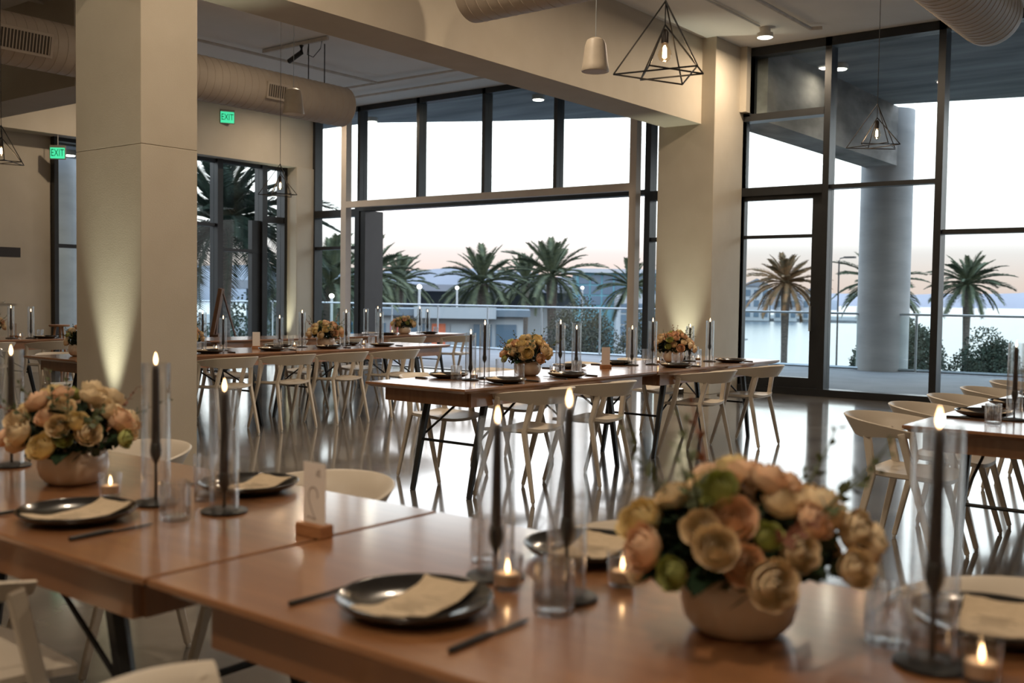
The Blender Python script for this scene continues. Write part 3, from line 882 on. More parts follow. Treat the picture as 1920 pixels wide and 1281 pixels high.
ME['base'] = me_of(MB().lathe([(0.001, 0.0), (0.056, 0.0), (0.060, 0.003), (0.060, 0.006), (0.054, 0.009), (0.02, 0.012), (0.001, 0.016)], 32), 'base', 'black', smooth=True)
ME['cup'] = me_of(MB().lathe([(0.0035, 0.0), (0.007, 0.008), (0.0135, 0.022), (0.0155, 0.036), (0.0135, 0.050), (0.0125, 0.056), (0.001, 0.056)], 20), 'cup', 'black', smooth='all')
ME['taper'] = me_of(MB().lathe([(0.0112, 0.0), (0.0110, 0.03), (0.0088, 0.20), (0.007, 0.212), (0.001, 0.214)], 16), 'taper_candle', 'candle', smooth='all')
ME['wick'] = me_of(MB().tube([(0, 0, 0.212), (0.0006, 0, 0.222)], 0.0008, 5), 'wick', 'black')
def sleeve(h):
    return me_of(MB().lathe([(0.0375, 0.0), (0.0375, h), (0.0365, h + 0.001), (0.0355, h), (0.0355, 0.0), (0.0375, 0.0)], 40), 'glass_sleeve', 'clear', smooth=True)
ME['sleeve_t'], ME['sleeve_s'] = sleeve(0.37), sleeve(0.315)

def plate(x, y, rz, where, grp):
    p = inst('dinner_plate', ME['plate'], None, (x, y, TH), (0, 0, rz))
    tag(p, 'black plate %s' % where, 'plate', grp + ' plates')
    mn = thing('menu_card', 'beige menu card lying on black plate %s' % where, 'menu', (x, y, TH + 0.001), rz + R(8), grp + ' menus')
    inst('menu_sheet', ME['menu'], mn)
    inst('printed_lines', ME['lines'], mn)
def cutlery(x, y, rz, kind, where, grp):
    t = thing(kind, 'black %s %s' % (kind, where), kind, (x, y, TH), rz, grp + ' cutlery')
    if kind == 'knife':
        inst('handle', ME['knife_h'], t)
        inst('blade', ME['knife_b'], t)
    else:
        inst('handle', ME['fork_h'], t)
        inst('tines', ME['fork_t'], t)
def setting(x, y, face, where, grp, kit='pkf'):
    rz = {'+y': 0, '-y': PI, '-x': PI / 2, '+x': -PI / 2}[face]
    if 'p' in kit: plate(x, y, rz, where, grp)
    v = Matrix.Rotation(rz, 2)
    for c, dx, nm in (('k', 0.195, 'knife'), ('f', -0.185, 'fork')):
        if c in kit:
            q = v @ Vector((dx, -0.02))
            cutlery(x + q.x, y + q.y, rz + R(2 if c == 'k' else -3), nm, 'beside plate %s' % where, grp)
def tumbler(x, y, where, grp, kind='tumbler'):
    o = inst('ribbed_tumbler' if kind == 'tumbler' else 'water_glass', ME[kind], None, (x, y, TH), (0, 0, x * 7))
    tag(o, ('clear ribbed tumbler %s' if kind == 'tumbler' else 'clear plain tall glass %s') % where, 'glass', grp + ' glasses')
def votive(x, y, where, grp):
    t = thing('votive_candle', 'small glass votive with lit tealight %s' % where, 'candle', (x, y, TH), group=grp + ' votives')
    inst('votive_cup', ME['votive'], t)
    tl = inst('tealight', ME['tealight'], t)
    inst('flame', ME['flame'], tl, (0.001, 0, 0.0325), scale=0.8)
def candlestick(x, y, h, where, grp, glass_on=True):
    """h: height of the taper's tip above the table"""
    tall = h > 0.315
    st = h - 0.214 - 0.05
    t = thing('candlestick', 'black candlestick with lit dark taper %s' % where, 'candlestick', (x, y, TH), x * 3 + y, grp + ' candlesticks')
    inst('base', ME['base'], t)
    MB().tube([(0, 0, 0.014), (0, 0, st)], [0.0045, 0.0035], 8).build('stem', 'black', t, smooth=True)
    inst('cup', ME['cup'], t, (0, 0, st - 0.002))
    tp = inst('taper_candle', ME['taper'], t, (0, 0, st + 0.05))
    inst('wick', ME['wick'], tp)
    inst('flame', ME['flame'], tp, (0, 0, 0.215))
    if glass_on:
        s = inst('glass_sleeve', ME['sleeve_t' if tall else 'sleeve_s'], None, (x, y, TH + 0.0095))
        tag(s, 'clear glass sleeve around dark taper %s' % where, 'glass sleeve', grp + ' glass sleeves')
def card(x, y, rz, label, number=None, w=0.076, h=0.148):
    t = thing('table_card', label, 'table card', (x, y, TH), rz, 'table cards in wooden blocks')
    blk = MB().box(-0.045, 0.045, -0.021, 0.021, 0, 0.03).build('wooden_block', 'wood_small', t, bevel=0.002)
    MB().box(-w / 2, w / 2, -0.001, 0.001, 0.026, 0.026 + h).build('card_sheet', 'card', t)
    if number:
        # script numeral drawn as a slender stroke, and a small sprig mark above it
        pts = []
        for k in range(25):
            a = R(-20) + R(200) * k / 24
            pts.append((0.004 - 0.0 + 0.0125 * math.cos(a), 0.088 + 0.016 * math.sin(a)))
        pts += [(-0.0085, 0.080), (-0.006, 0.070), (-0.001, 0.058), (0.005, 0.047), (0.010, 0.039)]
        pts2 = [(-0.014, 0.041), (-0.006, 0.0415), (0.003, 0.039), (0.012, 0.0385)]
        b = MB()
        for pp in (pts, pts2):
            b.tube([((px - 0.006) * 1.25, -0.0012, 0.026 + (pz - 0.026) * 1.15) for px, pz in pp], 0.0013, 5)
        for dx, dz in ((0, 0), (0.004, 0.003), (-0.004, 0.002), (0.002, 0.007), (0.0, -0.005), (0.005, -0.006), (-0.005, -0.005)):
            b.tube([(0.014 + dx, -0.0012, 0.148 + dz), (0.015 + dx * 1.3, -0.0012, 0.153 + dz)], 0.0012, 5)
        b.build('numeral', 'ink_light', t)

# ------------------------------------------------------------------ flowers
def make_rose(seed, openness=1.0):
    rnd = random.Random(seed)
    b = MB()
    def petal(ang, top, r_out, hgt, wid, curl):
        n0 = len(b.v)
        for j in range(5):
            v = j / 4
            for i in range(5):
                u = -1 + i / 2
                w = wid * math.sin(PI * (0.18 + 0.72 * v)) ** 0.6
                a = ang + u * w
                q = PI * (0.16 + 0.62 * v * top)
                rr = r_out * math.sin(q) ** 0.8 + curl * max(0, v - 0.7) ** 1.3 - 0.03 * u * u * v + 0.02
                z = -hgt * math.cos(q) * 0.85 - 0.10 * v * u * u - curl * 0.5 * max(0, v - 0.7)
                b.v.append((rr * math.cos(a), rr * math.sin(a), z))
        for j in range(4):
            for i in range(4):
                k = n0 + j * 5 + i
                b.f.append((k, k + 1, k + 6, k + 5))
    for n, ri, ro, h, wd, cu in ((3, 0.98, 0.20, 0.95, 1.5, 0.0), (4, 0.90, 0.36, 0.96, 1.15, 0.05), (5, 0.84, 0.56, 0.95, 0.95, 0.12), (6, 0.76, 0.78, 0.93, 0.80, 0.25), (7, 0.66, 0.98, 0.90, 0.70, 0.5)):
        off = rnd.uniform(0, 6)
        for k in range(n):
            petal(off + k * 2 * PI / n + rnd.uniform(-0.1, 0.1), ri, ro * rnd.uniform(0.93, 1.05) * openness, h + rnd.uniform(-0.05, 0.05), wd, cu)
    return me_of(b, 'rose_bloom', 'rose', smooth='all')
ROSES = [make_rose(s, o) for s, o in ((1, 1.0), (2, 0.92), (3, 1.05))]
def make_leaf():
    b = MB()
    n = 7
    for i in range(n):
        v = i / (n - 1)
        w = 0.26 * math.sin(PI * v ** 0.8) ** 0.8 + 0.004
        z = 0.10 * math.sin(v * 2.2) - 0.16 * v * v
        b.v += [(-w, v, z + 0.07 * w / 0.26), (0, v, z), (w, v, z + 0.07 * w / 0.26)]
    for i in range(n - 1):
        a = i * 3
        b.f += [(a, a + 1, a + 4, a + 3), (a + 1, a + 2, a + 5, a + 4)]
    return me_of(b, 'leaf_blade', 'leaf', smooth='all')
LEAF = make_leaf()
def make_sprig(seed):
    rnd = random.Random(seed)
    b = MB()
    b.tube([(0, 0, 0), (0.02, 0.01, 0.4), (0.06, 0.0, 0.8), (0.08, 0.02, 1.0)], [0.012, 0.010, 0.008, 0.005], 5)
    for k in range(13):
        z = 0.30 + 0.70 * k / 12
        a = k * 2.4
        l = 0.13 * (1.15 - 0.6 * k / 12)
        c = Vector((0.02 + 0.06 * z, 0, z))
        d = Vector((math.cos(a), math.sin(a), 0.7)).normalized() * l
        s = Vector((-math.sin(a), math.cos(a), 0)) * l * 0.30
        b.quad([c, c + d * 0.5 + s, c + d, c + d * 0.5 - s])
    return me_of(b, 'sprig_stem', 'sprig', smooth=False)
SPRIG = [make_sprig(1), make_sprig(2)]
ME['bowl'] = me_of(MB().lathe([(0.001, 0.0), (0.062, 0.0), (0.078, 0.006), (0.093, 0.024), (0.100, 0.05), (0.0985, 0.08), (0.090, 0.104), (0.086, 0.106), (0.084, 0.10), (0.093, 0.07), (0.09, 0.03), (0.06, 0.012), (0.001, 0.010)], 40), 'bowl', 'bowl', smooth='all')
def foliage_core(seed, rx, rz, n):
    rnd = random.Random(seed)
    b = MB()
    for _ in range(n):
        th, ph = rnd.uniform(0, 2 * PI), math.acos(rnd.uniform(-0.15, 1))
        k = rnd.uniform(0.45, 0.92)
        c = Vector((rx * k * math.sin(ph) * math.cos(th), rx * k * math.sin(ph) * math.sin(th), rz * k * math.cos(ph)))
        d = Vector((rnd.gauss(0, 1), rnd.gauss(0, 1), rnd.gauss(0, 1))).normalized()
        e_ = d.orthogonal().normalized()
        l, w = rnd.uniform(0.025, 0.045), rnd.uniform(0.008, 0.014)
        b.quad([c, c + d * l * 0.5 + e_ * w, c + d * l, c + d * l * 0.5 - e_ * w])
    return b
CORE = me_of(foliage_core(5, 0.16, 0.13, 420), 'foliage', 'leaf')
def bouquet(x, y, label, seed, spread=1.0, nr=30, tall=1.0, peach=0.25):
    rnd = random.Random(seed)
    t = thing('flower_arrangement', label, 'flowers', (x, y, TH), seed * 0.7, 'rose arrangements in cream bowls')
    inst('bowl', ME['bowl'], t)
    inst('foliage', CORE, t, (0, 0, 0.115), (0, 0, seed), (spread, spread, tall))
    ga = PI * (3 - math.sqrt(5))
    for k in range(nr):
        f = (k + 0.5) / nr
        cz = 1 - f * 1.02
        ph = math.acos(max(-1, min(1, cz)))
        th = k * ga + rnd.uniform(-0.25, 0.25)
        rr = rnd.uniform(0.92, 1.12)
        lump = 1 + 0.12 * math.sin(3 * th + seed)
        p = Vector((0.175 * spread * rr * lump * math.sin(ph) * math.cos(th), 0.175 * spread * rr * lump * math.sin(ph) * math.sin(th), 0.125 + 0.145 * tall * rr * math.cos(ph)))
        nrm = Vector((p.x, p.y, (p.z - 0.10) * 1.1)).normalized()
        nrm = (nrm + Vector((rnd.gauss(0, .18), rnd.gauss(0, .18), rnd.gauss(0, .18)))).normalized()
        e_ = nrm.to_track_quat('Z', 'Y').to_euler()
        c = rnd.random()
        big = rnd.uniform(0.030, 0.045)
        mtl = 'rose_b' if c < peach else ('rose_c' if c < peach + 0.2 else ('hell' if c > 0.9 else 'rose'))
        if mtl == 'hell': big *= 0.8
        inst('rose', ROSES[rnd.randrange(3)], t, p, e_, big, mtl)
    for k in range(30):
        th = k * ga * 1.3 + rnd.uniform(-0.3, 0.3)
        ph = R(rnd.uniform(40, 100))
        r0 = 0.10 * spread
        p = Vector((r0 * math.sin(ph) * math.cos(th), r0 * math.sin(ph) * math.sin(th), 0.118 + 0.07 * math.cos(ph)))
        d = Vector((math.sin(ph) * math.cos(th), math.sin(ph) * math.sin(th), math.cos(ph) + rnd.uniform(-.2, .15))).normalized()
        q = d.to_track_quat('Y', 'Z')
        inst('leaf', LEAF, t, p, q.to_euler(), rnd.uniform(0.075, 0.115) * spread)
    for k in range(10):
        th = k * 2.4 + rnd.uniform(-0.4, 0.4)
        lean = R(rnd.uniform(20, 75))
        p = (0.09 * math.cos(th) * spread, 0.09 * math.sin(th) * spread, 0.16)
        d = Vector((math.sin(lean) * math.cos(th), math.sin(lean) * math.sin(th), math.cos(lean)))
        inst('sprig', SPRIG[k % 2], t, p, d.to_track_quat('Z', 'Y').to_euler(), rnd.uniform(0.15, 0.24) * spread, 'bud' if k % 4 == 3 else 'sprig')
    return t

# ------------------------------------------------------------------ foreground table dressing
G = 'foreground table'
setting(-2.43, 1.36, '+y', 'at near left of foreground table', G)
setting(-1.275, 1.36, '+y', 'at the nearest place of foreground table', G)
setting(-2.43, 1.885, '-y', 'across the foreground table beside the numbered card', G, 'pk')
setting(-1.26, 1.90, '-y', 'across the foreground table behind the glass sleeves', G, 'pf')
setting(-0.43, 1.925, '-y', 'at the right edge of the photo', G, 'pk')
candlestick(-2.458, 1.60, 0.375, 'left of the table card, tall', G)
candlestick(-2.235, 1.656, 0.315, 'just left of the numbered card, short', G)
candlestick(-3.33, 1.64, 0.36, 'at the left edge of foreground table', G)
candlestick(-1.305, 1.63, 0.315, 'short, behind the nearest plate', G)
candlestick(-1.109, 1.60, 0.365, 'tall, between nearest plate and large bouquet', G)
candlestick(-0.462, 1.678, 0.375, 'right of the large foreground bouquet', G)
votive(-2.64, 1.575, 'beside the left foreground bouquet', G)
votive(-1.236, 1.58, 'touching the nearest plate', G)
votive(-1.075, 1.745, 'left of the large foreground bouquet', G)
votive(-0.385, 1.655, 'at the bottom right corner', G)
tumbler(-2.249, 1.518, 'before the short taper at left', G)
tumbler(-2.40, 1.715, 'behind the tall left taper', G, 'tall')
tumbler(-1.075, 1.512, 'before the tall taper near nearest plate', G)
tumbler(-1.395, 1.715, 'behind the nearest plate', G)
tumbler(-0.552, 1.742, 'between large bouquet and right taper', G)
card(-1.858, 1.632, 0, 'white card with script numeral 2 on the foreground table joint', 2)
bouquet(-2.915, 1.62, 'cream rose arrangement at left on the foreground table', 4, 0.98, 38, 1.05, 0.15)
bouquet(-0.777, 1.645, 'large cream and peach rose arrangement on foreground table at right', 11, 1.12, 44, 1.0, 0.28)

# ------------------------------------------------------------------ centre table dressing
G = 'centre table'
for i, y in enumerate((5.43, 6.15, 7.75, 8.78)):
    setting(-4.285, y, '-x', 'on near side of centre table, %s from left' % ORD[i], G, 'pkf' if i < 2 else 'pk')
for i, y in enumerate((5.46, 6.95, 7.66, 8.75)):
    setting(-4.82, y, '+x', 'on window side of centre table, %s from left' % ORD[i], G, 'pk')
for i, (x, y, h) in enumerate(((-4.563, 5.395, 0.315), (-4.588, 5.575, 0.375), (-4.597, 6.50, 0.37), (-4.53, 6.62, 0.33), (-4.66, 7.656, 0.31), (-4.586, 7.876, 0.375), (-4.611, 8.60, 0.315), (-4.47, 8.723, 0.37))):
    candlestick(x, y, h, 'on centre table, %s from left' % (ORD + ('seventh', 'eighth'))[i], G)
for i, (x, y, k) in enumerate(((-4.66, 5.36, 'tumbler'), (-4.63, 5.80, 'tall'), (-4.50, 5.86, 'tumbler'), (-4.46, 6.53, 'tumbler'), (-4.74, 8.02, 'tall'), (-4.50, 8.14, 'tumbler'), (-4.66, 8.80, 'tall'), (-4.74, 9.0, 'tumbler'))):
    tumbler(x, y, 'on centre table, %s glass from left' % (ORD + ('seventh', 'eighth'))[i], G, k)
for i, (x, y) in enumerate(((-4.60, 5.48), (-4.50, 6.28), (-4.60, 8.0), (-4.55, 8.65))):
    votive(x, y, 'on centre table, %s from left' % ORD[i], G)
card(-4.60, 7.15, R(60), 'blank backed white card at the middle of centre table')
bouquet(-4.58, 6.06, 'cream rose arrangement on centre table, left one', 21, 1.0, 36, 1.05, 0.3)
bouquet(-4.66, 8.38, 'peach rose arrangement on centre table, right one', 33, 0.98, 36, 1.0, 0.4)

# ------------------------------------------------------------------ left table dressing
G = 'left table'
for i, y in enumerate((6.0, 6.75, 7.5, 8.3)):
    setting(-8.33, y, '-x', 'on near side of left table, %s from column' % ORD[i], G, 'pk')
for i, y in enumerate((7.2, 8.2)):
    setting(-8.78, y, '+x', 'on far side of left table, %s from column' % ORD[i], G, 'p')
for i, (x, y, h) in enumerate(((-8.72, 6.20, 0.365), (-8.62, 6.37, 0.315), (-8.62, 7.08, 0.315), (-8.66, 7.42, 0.37), (-8.66, 8.06, 0.37), (-8.56, 8.50, 0.33))):
    candlestick(x, y, h, 'on left table, %s from column' % ORD[i], G)
for i, (x, y, k) in enumerate(((-8.62, 6.08, 'tumbler'), (-8.56, 7.0, 'tumbler'), (-8.70, 7.30, 'tall'), (-8.60, 7.95, 'tall'), (-8.55, 8.35, 'tumbler'))):
    tumbler(x, y, 'on left table, %s glass from column' % ORD[i], G, k)
for i, (x, y) in enumerate(((-8.50, 6.20), (-8.62, 7.28), (-8.50, 8.18))):
    votive(x, y, 'on left table, %s from column' % ORD[i], G)
card(-8.70, 6.84, R(55), 'blank backed white card on the left table')
bouquet(-8.62, 7.72, 'peach rose arrangement on left table before corner window', 45, 0.98, 34, 1.0, 0.35)
bouquet(-8.62, 5.92, 'rose arrangement on left table half hidden by square column', 52, 0.95, 24, 1.0, 0.2)
bouquet(-8.62, 4.86, 'rose arrangement on left table behind square column', 58, 0.7, 12, 1.0, 0.2)

# ------------------------------------------------------------------ far, wall and right table dressing
G = 'far table'
for i, y in enumerate((10.75, 11.65)):
    setting(-10.68, y, '-x', 'on far table, %s from left' % ORD[i], G, 'p')
for i, (x, y, h) in enumerate(((-10.92, 10.55, 0.33), (-10.98, 10.85, 0.375), (-10.95, 11.72, 0.375), (-10.86, 11.80, 0.33))):
    candlestick(x, y, h, 'on far table, %s from left' % ORD[i], G)
bouquet(-10.9, 11.33, 'cream rose arrangement on the far table before the opening', 61, 0.95, 24, 0.9, 0.2)
card(-10.98, 11.20, R(50), 'blank backed white card on the far table')
tumbler(-10.82, 11.95, 'at the right end of far table', G)
votive(-10.85, 11.02, 'beside the far table bouquet', G)
G = 'wall table'
candlestick(-12.24, 6.03, 0.36, 'on far left wall table, left of pair', G)
candlestick(-12.14, 6.22, 0.32, 'on far left wall table, right of pair', G)
card(-12.35, 6.12, R(50), 'blank backed white card on the far left wall table')
votive(-12.16, 6.10, 'on the far left wall table', G)
bouquet(-12.5, 5.90, 'rose arrangement on wall table cut by left edge', 71, 0.95, 22, 1.0, 0.2)
setting(-12.1, 6.38, '-x', 'on the far left wall table', G, 'p')
tumbler(-12.3, 6.42, 'on the far left wall table', G)
G = 'right table'
for i, y in enumerate((5.62, 6.30, 7.02, 7.75)):
    setting(-1.33, y, '+x', 'on right table, %s from its near end' % ORD[i], G, 'pk')
candlestick(-1.17, 5.52, 0.36, 'at the near end of right table', G)
candlestick(-1.08, 6.9, 0.33, 'further along the right table', G)
tumbler(-1.21, 5.28, 'at the near end of right table', G)
tumbler(-1.10, 5.72, 'behind the right table taper', G, 'tall')
votive(-1.08, 5.62, 'behind the right table taper', G)
bouquet(-1.02, 6.05, 'rose arrangement on right table cut by right edge', 83, 0.95, 24, 1.0, 0.3)

# ------------------------------------------------------------------ easel and small tables at the left glazing
ez = thing('easel', 'dark wooden easel leaning by the left side glazing', 'easel', (-14.75, 10.85, 0), R(50))
MB().tube([(-0.22, 0.0, 0.0), (0.02, 0.02, 1.40)], 0.022, 4).build('leg', 'easel', ez)
MB().tube([(-0.12, -0.28, 0.0), (0.0, 0.0, 1.40)], 0.022, 4).build('leg', 'easel', ez)
MB().tube([(0.40, 0.05, 0.0), (0.02, 0.02, 1.38)], 0.018, 4).build('rear_leg', 'easel', ez)
bd = MB().box(-0.03, 0.03, -0.36, 0.36, 0.0, 0.78).build('sign_board', 'easel', ez)
bd.location, bd.rotation_euler = (-0.12, -0.06, 0.62), (0, R(10), 0)
MB().box(-0.16, -0.02, -0.34, 0.34, 0.58, 0.62).build('ledge', 'easel', ez)
def side_table(x, y, h, label):
    t = thing('bar_table', label, 'table', (x, y, 0), R(20), 'small wooden tables by the glazing')
    MB().lathe([(0.001, h - 0.03), (0.15, h - 0.03), (0.155, h - 0.02), (0.155, h), (0.001, h)], 24).build('round_top', 'wood_small', t, smooth=True)
    for k in range(3):
        a = k * 2 * PI / 3
        MB().tube([(0.06 * math.cos(a), 0.06 * math.sin(a), h - 0.03), (0.16 * math.cos(a), 0.16 * math.sin(a), 0)], 0.018, 6).build('leg', 'wood_small', t)
side_table(-15.7, 8.5, 0.78, 'small round wooden table below the left exit sign')
side_table(-14.9, 10.35, 0.62, 'small round wooden table beside the easel')

# ------------------------------------------------------------------ the world outside
ZG = -5.0
struct(MB().box(-1200, 900, 22, 2600, ZG - 0.5, ZG - 0.15), 'bay', 'water', 'pale calm bay water mirroring the dusk sky')
struct(MB().prism([(-320, -40), (-15.5, -40), (-15.5, 21.5), (-26.0, 45), (-44, 80), (-60, 112), (-75, 160), (-140, 190), (-320, 190)], ZG - 0.4, ZG), 'quay', 'land', 'paved quay beyond the terrace')
struct(MB().prism([(-15.5, 13), (8, 13), (10, 33), (-5, 36), (-12, 32), (-15.5, 23)], ZG - 0.35, -2.2), 'planting_bed', 'grass', 'dark planting bed below the terrace')
struct(MB().prism([(-230, 285), (-112, 318), (-106, 330), (-120, 400), (-300, 400), (-300, 300)], ZG - 0.4, ZG + 0.6), 'headland', 'land', 'low stone headland under the white houses')

def ridge(name, pts, depth, mt, label):
    b = MB()
    rnd = random.Random(len(name))
    tops = []
    seg = []
    for (x0, y0, h0), (x1, y1, h1) in zip(pts, pts[1:]):
        for k in range(8):
            f = k / 8
            seg.append((x0 + (x1 - x0) * f, y0 + (y1 - y0) * f, (h0 + (h1 - h0) * f) * rnd.uniform(0.9, 1.1)))
    seg.append(pts[-1])
    n = len(seg)
    for x, y, h in seg:
        l = math.hypot(x, y)
        b.v += [(x, y, ZG - 1), (x * (1 + 0.4 * depth / l), y * (1 + 0.4 * depth / l), h), (x * (1 + depth / l), y * (1 + depth / l), ZG - 1)]
    for i in range(n - 1):
        a = i * 3
        b.f += [(a, a + 3, a + 4, a + 1), (a + 1, a + 4, a + 5, a + 2)]
    return tag(b.build(name, mt, smooth='all'), label, kind='structure')
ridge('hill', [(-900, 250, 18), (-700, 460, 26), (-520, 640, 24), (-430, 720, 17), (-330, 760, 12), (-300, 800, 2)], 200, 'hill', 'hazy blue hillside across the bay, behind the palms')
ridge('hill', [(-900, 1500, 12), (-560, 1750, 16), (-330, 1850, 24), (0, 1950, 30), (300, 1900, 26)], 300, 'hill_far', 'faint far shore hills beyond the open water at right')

# palms -------------------------------------------------------------
def make_frond(L, n, leaf, droop, seed, width=0.035):
    rnd = random.Random(seed)
    b = MB()
    def c(t):
        return Vector((L * (t - 0.10 * t * t), 0, L * (0.30 * t - droop * t * t)))
    b.tube([c(k / 6) for k in range(7)], [0.035 * (1 - 0.8 * k / 6) for k in range(7)], 4)
    for k in range(n):
        t = 0.10 + 0.90 * k / n
        p = c(t)
        d = (c(min(1, t + 0.02)) - c(t - 0.02)).normalized()
        l = leaf * math.sin(PI * (0.12 + 0.80 * t)) ** 0.7 * rnd.uniform(0.85, 1.1)
        for s in (-1, 1):
            q = (d * 0.75 + Vector((0, s * 0.75, 0.22 + rnd.uniform(-.1, .1)))).normalized()
            w = d * width
            tip = p + q * l - Vector((0, 0, 0.15 * l))
            b.quad([p - w, p + w, p + q * l * 0.55 + w * 0.9, tip])
    return b
FRONDS = [me_of(make_frond(3.4, 46, 0.66, dr, s), 'frond_blade', 'frond') for s, dr in ((1, 0.34), (2, 0.46), (3, 0.26))]
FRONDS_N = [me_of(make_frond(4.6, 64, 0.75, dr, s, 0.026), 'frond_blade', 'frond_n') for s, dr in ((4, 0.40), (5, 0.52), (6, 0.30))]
def palm(x, y, zc, label, scale=1.0, nf=46, seed=1, near=False, mt=None, base=ZG, lean=(0, 0)):
    rnd = random.Random(seed)
    t = thing('palm_tree', label, 'palm tree', (x, y, base), 0, 'palms beyond the terrace')
    hgt = zc - base
    pts = [(lean[0] * (1 - k / 5) , lean[1] * (1 - k / 5), hgt * k / 5) for k in range(6)]
    r = 0.24 * scale
    MB().tube(pts, [r * 1.1, r, r * 0.95, r * 0.95, r * 1.15, r * 1.5], 12).build('trunk', 'trunk', t, smooth='all')
    fr = FRONDS_N if near else FRONDS
    ga = PI * (3 - math.sqrt(5))
    for k in range(nf):
        f = (k + 0.5) / nf
        el = R(82 - 118 * f ** 0.9 + rnd.uniform(-6, 6))
        az = k * ga + rnd.uniform(-0.15, 0.15)
        i = 2 if el > R(45) else (0 if el > R(5) else 1)
        k2 = 0.78 if el > R(40) else 1.0
        inst('frond', fr[i], t, (0, 0, hgt + 0.1 * scale), (rnd.uniform(-0.3, 0.3), -el + R(12), az), scale * k2 * rnd.uniform(0.85, 1.08), mt)
    return t
palm(-35.1, 42.4, 2.0, 'palm left of centre in the opening, full crown', 0.92, 40, 1)
palm(-40.0, 52.6, 2.3, 'slimmer palm just behind the middle palm pair', 0.85, 34, 2)
palm(-32.8, 45.5, 2.4, 'palm at the right of the middle pair in the opening', 0.92, 38, 3)
palm(-42.2, 43.4, 2.0, 'palm at the left of the opening, shorter of two', 0.8, 36, 4)
palm(-39.0, 38.2, 2.3, 'palm partly behind the left dark door stack', 0.85, 36, 5)
palm(-28.9, 47.3, 1.9, 'palm hidden behind the right steel post', 0.7, 32, 6)
palm(-19.6, 45.7, 2.1, 'palm with orange light in its frond colour, through the glazed door', 0.66, 46, 7, mt='frond_lit', base=ZG - 0.1)
palm(-16.8, 50.4, 2.1, 'palm behind the round concrete column', 0.78, 44, 8, base=ZG - 0.1)
palm(-13.5, 53.0, 2.2, 'palm at right in the right window', 0.66, 46, 9, base=ZG - 0.1)
palm(-30.6, 27.6, 1.65, 'palm seen through the narrow light beside corner pillar', 0.9, 44, 10)
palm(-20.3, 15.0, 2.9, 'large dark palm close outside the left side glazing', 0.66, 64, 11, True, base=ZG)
palm(-42.5, 24.0, 1.2, 'small palm seen through the narrow exit window', 0.9, 40, 12)

# shrubs ------------------------------------------------------------
def shrub(x, y, z0, rx, rz, label, seed, n, leaf=0.16, mt='bush', group='shrubs beyond the terrace', name='shrub'):
    rnd = random.Random(seed)
    t = thing(name, label, 'shrub', (x, y, z0), 0, group)
    b = MB()
    lobes = [(Vector((rnd.uniform(-.55, .55) * rx, rnd.uniform(-.5, .5) * rx, rz * rnd.uniform(0.35, 1.15))), rnd.uniform(0.35, 0.6)) for _ in range(9)]
    for _ in range(n):
        c, s = rnd.choice(lobes)
        d = Vector((rnd.gauss(0, 1), rnd.gauss(0, 1), rnd.gauss(0, 1))).normalized()
        p = c + Vector((d.x * rx * s, d.y * rx * s, d.z * rz * s * 0.8)) * rnd.uniform(0.75, 1.05)
        q = Vector((rnd.gauss(0, 1), rnd.gauss(0, 1), rnd.gauss(0, 1))).normalized()
        e_ = q.orthogonal().normalized()
        b.quad([p, p + q * leaf * 0.5 + e_ * leaf * 0.3, p + q * leaf, p + q * leaf * 0.5 - e_ * leaf * 0.3])
    b.build('foliage', mt, t)
    st = MB()
    for c, s in lobes:
        st.tube([(0, 0, 0), (c.x * 0.4, c.y * 0.4, c.z * 0.5), tuple(c)], [0.06, 0.04, 0.02], 5)
    st.build('stems', 'trunk', t)
ZP = -2.2
shrub(-9.0, 31.0, ZP, 1.0, 2.1, 'large dark shrub outside, left of the tall right mullion', 1, 11000, 0.085)
shrub(-7.4, 31.4, ZP, 1.0, 2.05, 'large dark shrub outside, right of the tall right mullion', 2, 11000, 0.085)
shrub(-10.3, 30.2, ZP, 0.7, 1.5, 'shrub touching the right side of round column', 3, 5000, 0.085)
shrub(-5.6, 28.4, ZP, 0.9, 1.3, 'low shrub behind the right table taper', 4, 6500, 0.085)
shrub(-3.6, 29.5, ZP, 1.0, 1.7, 'shrub at the right edge beyond the balustrade', 5, 6500, 0.085)
for i, (x, y, rz, m_) in enumerate(((-26.2, 38.6, 4.0, 'bush_b'), (-24.2, 37.2, 4.1, 'bush_b'), (-21.6, 37.0, 4.0, 'bush_b'), (-25.4, 31.6, 2.9, 'bush'), (-22.4, 31.2, 2.8, 'bush'))):
    shrub(x, y, ZG, 1.7, rz, 'olive shrub below the balustrade at centre right, %s from left' % ORD[i], 20 + i, 11000, 0.10, m_, 'shrubs at centre right')
for i, (x, y, rz) in enumerate(((-28.5, 22.2, 4.2), (-31, 26, 4.4), (-27.0, 17.6, 4.2), (-33, 20, 4.6), (-30, 14, 4.3))):
    shrub(x, y, ZG, 2.0, rz, 'dark shrub beyond the left side glazing, %s from right' % ORD[i], 40 + i, 9000, 0.13, 'bush', 'shrubs beyond the left side glazing')

# buildings ---------------------------------------------------------
def building(name, label, x, y, rz, parts, group=None):
    t = thing(name, label, 'building', (x, y, ZG), rz, group)
    return t
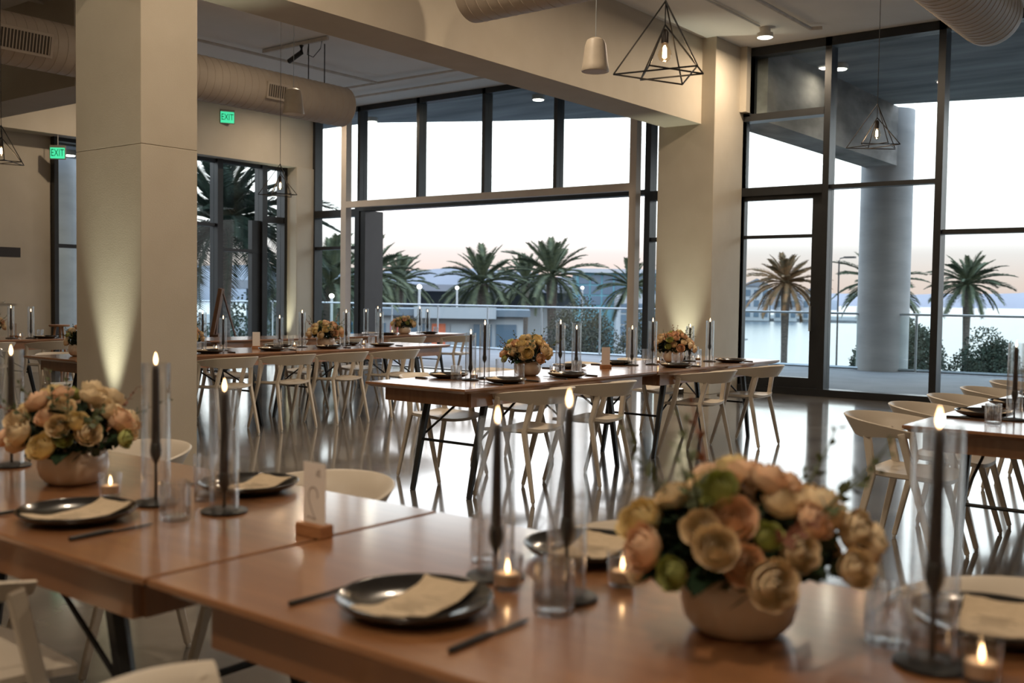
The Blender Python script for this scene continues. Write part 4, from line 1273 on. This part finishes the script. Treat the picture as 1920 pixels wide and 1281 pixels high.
# glassy block
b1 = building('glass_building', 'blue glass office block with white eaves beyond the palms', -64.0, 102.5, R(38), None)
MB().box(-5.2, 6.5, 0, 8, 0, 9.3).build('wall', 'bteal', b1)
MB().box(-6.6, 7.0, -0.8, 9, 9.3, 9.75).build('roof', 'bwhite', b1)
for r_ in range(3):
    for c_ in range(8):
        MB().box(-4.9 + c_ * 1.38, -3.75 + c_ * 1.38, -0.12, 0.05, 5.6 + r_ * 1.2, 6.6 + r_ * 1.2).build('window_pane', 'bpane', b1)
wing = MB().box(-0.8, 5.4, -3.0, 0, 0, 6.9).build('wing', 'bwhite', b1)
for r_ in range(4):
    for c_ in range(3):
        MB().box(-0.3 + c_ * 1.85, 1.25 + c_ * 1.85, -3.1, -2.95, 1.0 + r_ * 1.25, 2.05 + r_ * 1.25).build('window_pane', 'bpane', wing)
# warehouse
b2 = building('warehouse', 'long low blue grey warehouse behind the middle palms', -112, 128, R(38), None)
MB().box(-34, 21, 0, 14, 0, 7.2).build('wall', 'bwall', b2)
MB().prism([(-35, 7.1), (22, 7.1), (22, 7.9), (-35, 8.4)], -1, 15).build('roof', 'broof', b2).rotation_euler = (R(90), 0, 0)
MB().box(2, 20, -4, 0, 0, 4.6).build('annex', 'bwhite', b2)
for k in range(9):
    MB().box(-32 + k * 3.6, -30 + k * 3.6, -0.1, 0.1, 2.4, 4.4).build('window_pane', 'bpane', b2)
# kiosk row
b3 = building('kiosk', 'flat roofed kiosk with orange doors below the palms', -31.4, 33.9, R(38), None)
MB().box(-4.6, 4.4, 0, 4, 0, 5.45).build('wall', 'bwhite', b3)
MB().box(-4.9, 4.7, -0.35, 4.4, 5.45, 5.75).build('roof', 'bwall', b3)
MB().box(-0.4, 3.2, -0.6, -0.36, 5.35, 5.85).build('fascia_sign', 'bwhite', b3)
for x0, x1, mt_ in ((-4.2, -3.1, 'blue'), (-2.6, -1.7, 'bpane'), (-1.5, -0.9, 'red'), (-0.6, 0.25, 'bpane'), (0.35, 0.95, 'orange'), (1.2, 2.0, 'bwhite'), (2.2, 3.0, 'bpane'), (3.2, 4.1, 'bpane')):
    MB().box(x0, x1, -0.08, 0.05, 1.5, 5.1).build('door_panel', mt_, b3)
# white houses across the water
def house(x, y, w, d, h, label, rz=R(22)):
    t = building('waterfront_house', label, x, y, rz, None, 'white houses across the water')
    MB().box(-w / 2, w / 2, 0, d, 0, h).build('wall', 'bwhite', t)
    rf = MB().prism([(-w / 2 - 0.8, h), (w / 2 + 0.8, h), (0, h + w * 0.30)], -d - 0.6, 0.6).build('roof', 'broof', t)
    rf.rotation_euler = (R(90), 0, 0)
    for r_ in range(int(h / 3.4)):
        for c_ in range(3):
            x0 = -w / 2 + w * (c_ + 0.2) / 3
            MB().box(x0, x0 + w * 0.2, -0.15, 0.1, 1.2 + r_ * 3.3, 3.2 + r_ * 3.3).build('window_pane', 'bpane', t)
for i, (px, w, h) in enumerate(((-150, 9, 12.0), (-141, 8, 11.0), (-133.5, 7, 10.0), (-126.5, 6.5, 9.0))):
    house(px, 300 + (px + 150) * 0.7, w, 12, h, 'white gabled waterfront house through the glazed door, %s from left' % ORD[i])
# lamp posts on the quay
def street_lamp(x, y, h, label):
    t = thing('street_lamp', label, 'lamp post', (x, y, ZG), group='quay lamp posts')
    MB().tube([(0, 0, 0), (0, 0, h), (0.05, 0, h + 0.12), (0.3, 0, h + 0.16)], [0.05, 0.035, 0.03, 0.025], 8).build('pole', 'frame', t, smooth=True)
    MB().box(0.25, 0.75, -0.12, 0.12, h + 0.12, h + 0.20).build('lamp_head', 'frame', t)
street_lamp(-17.6, 47.0, 8.2, 'slim lamp post beside the round concrete column')
def globe_lamp(x, y, h, label):
    t = thing('globe_lamp', label, 'lamp post', (x, y, ZG), group='lit quay lamps')
    MB().tube([(0, 0, 0), (0, 0, h)], 0.05, 6).build('pole', 'rail', t)
    MB().lathe([(0.001, h - 0.09), (0.07, h - 0.06), (0.095, h), (0.07, h + 0.06), (0.001, h + 0.09)], 12).build('globe', 'lamp_on', t, smooth='all')
for x, y, h, l in ((-34.22, 39.34, 6.75, 'lit globe lamp touching the left side of the full palm'), (-26.1, 27.9, 6.65, 'lit globe lamp just right of the left palms'), (-28.62, 25.91, 6.27, 'lit globe lamp beside the corner pillar window'), (-33.77, 49.86, 6.92, 'lit globe lamp before the glass office block')):
    globe_lamp(x, y, h, l)
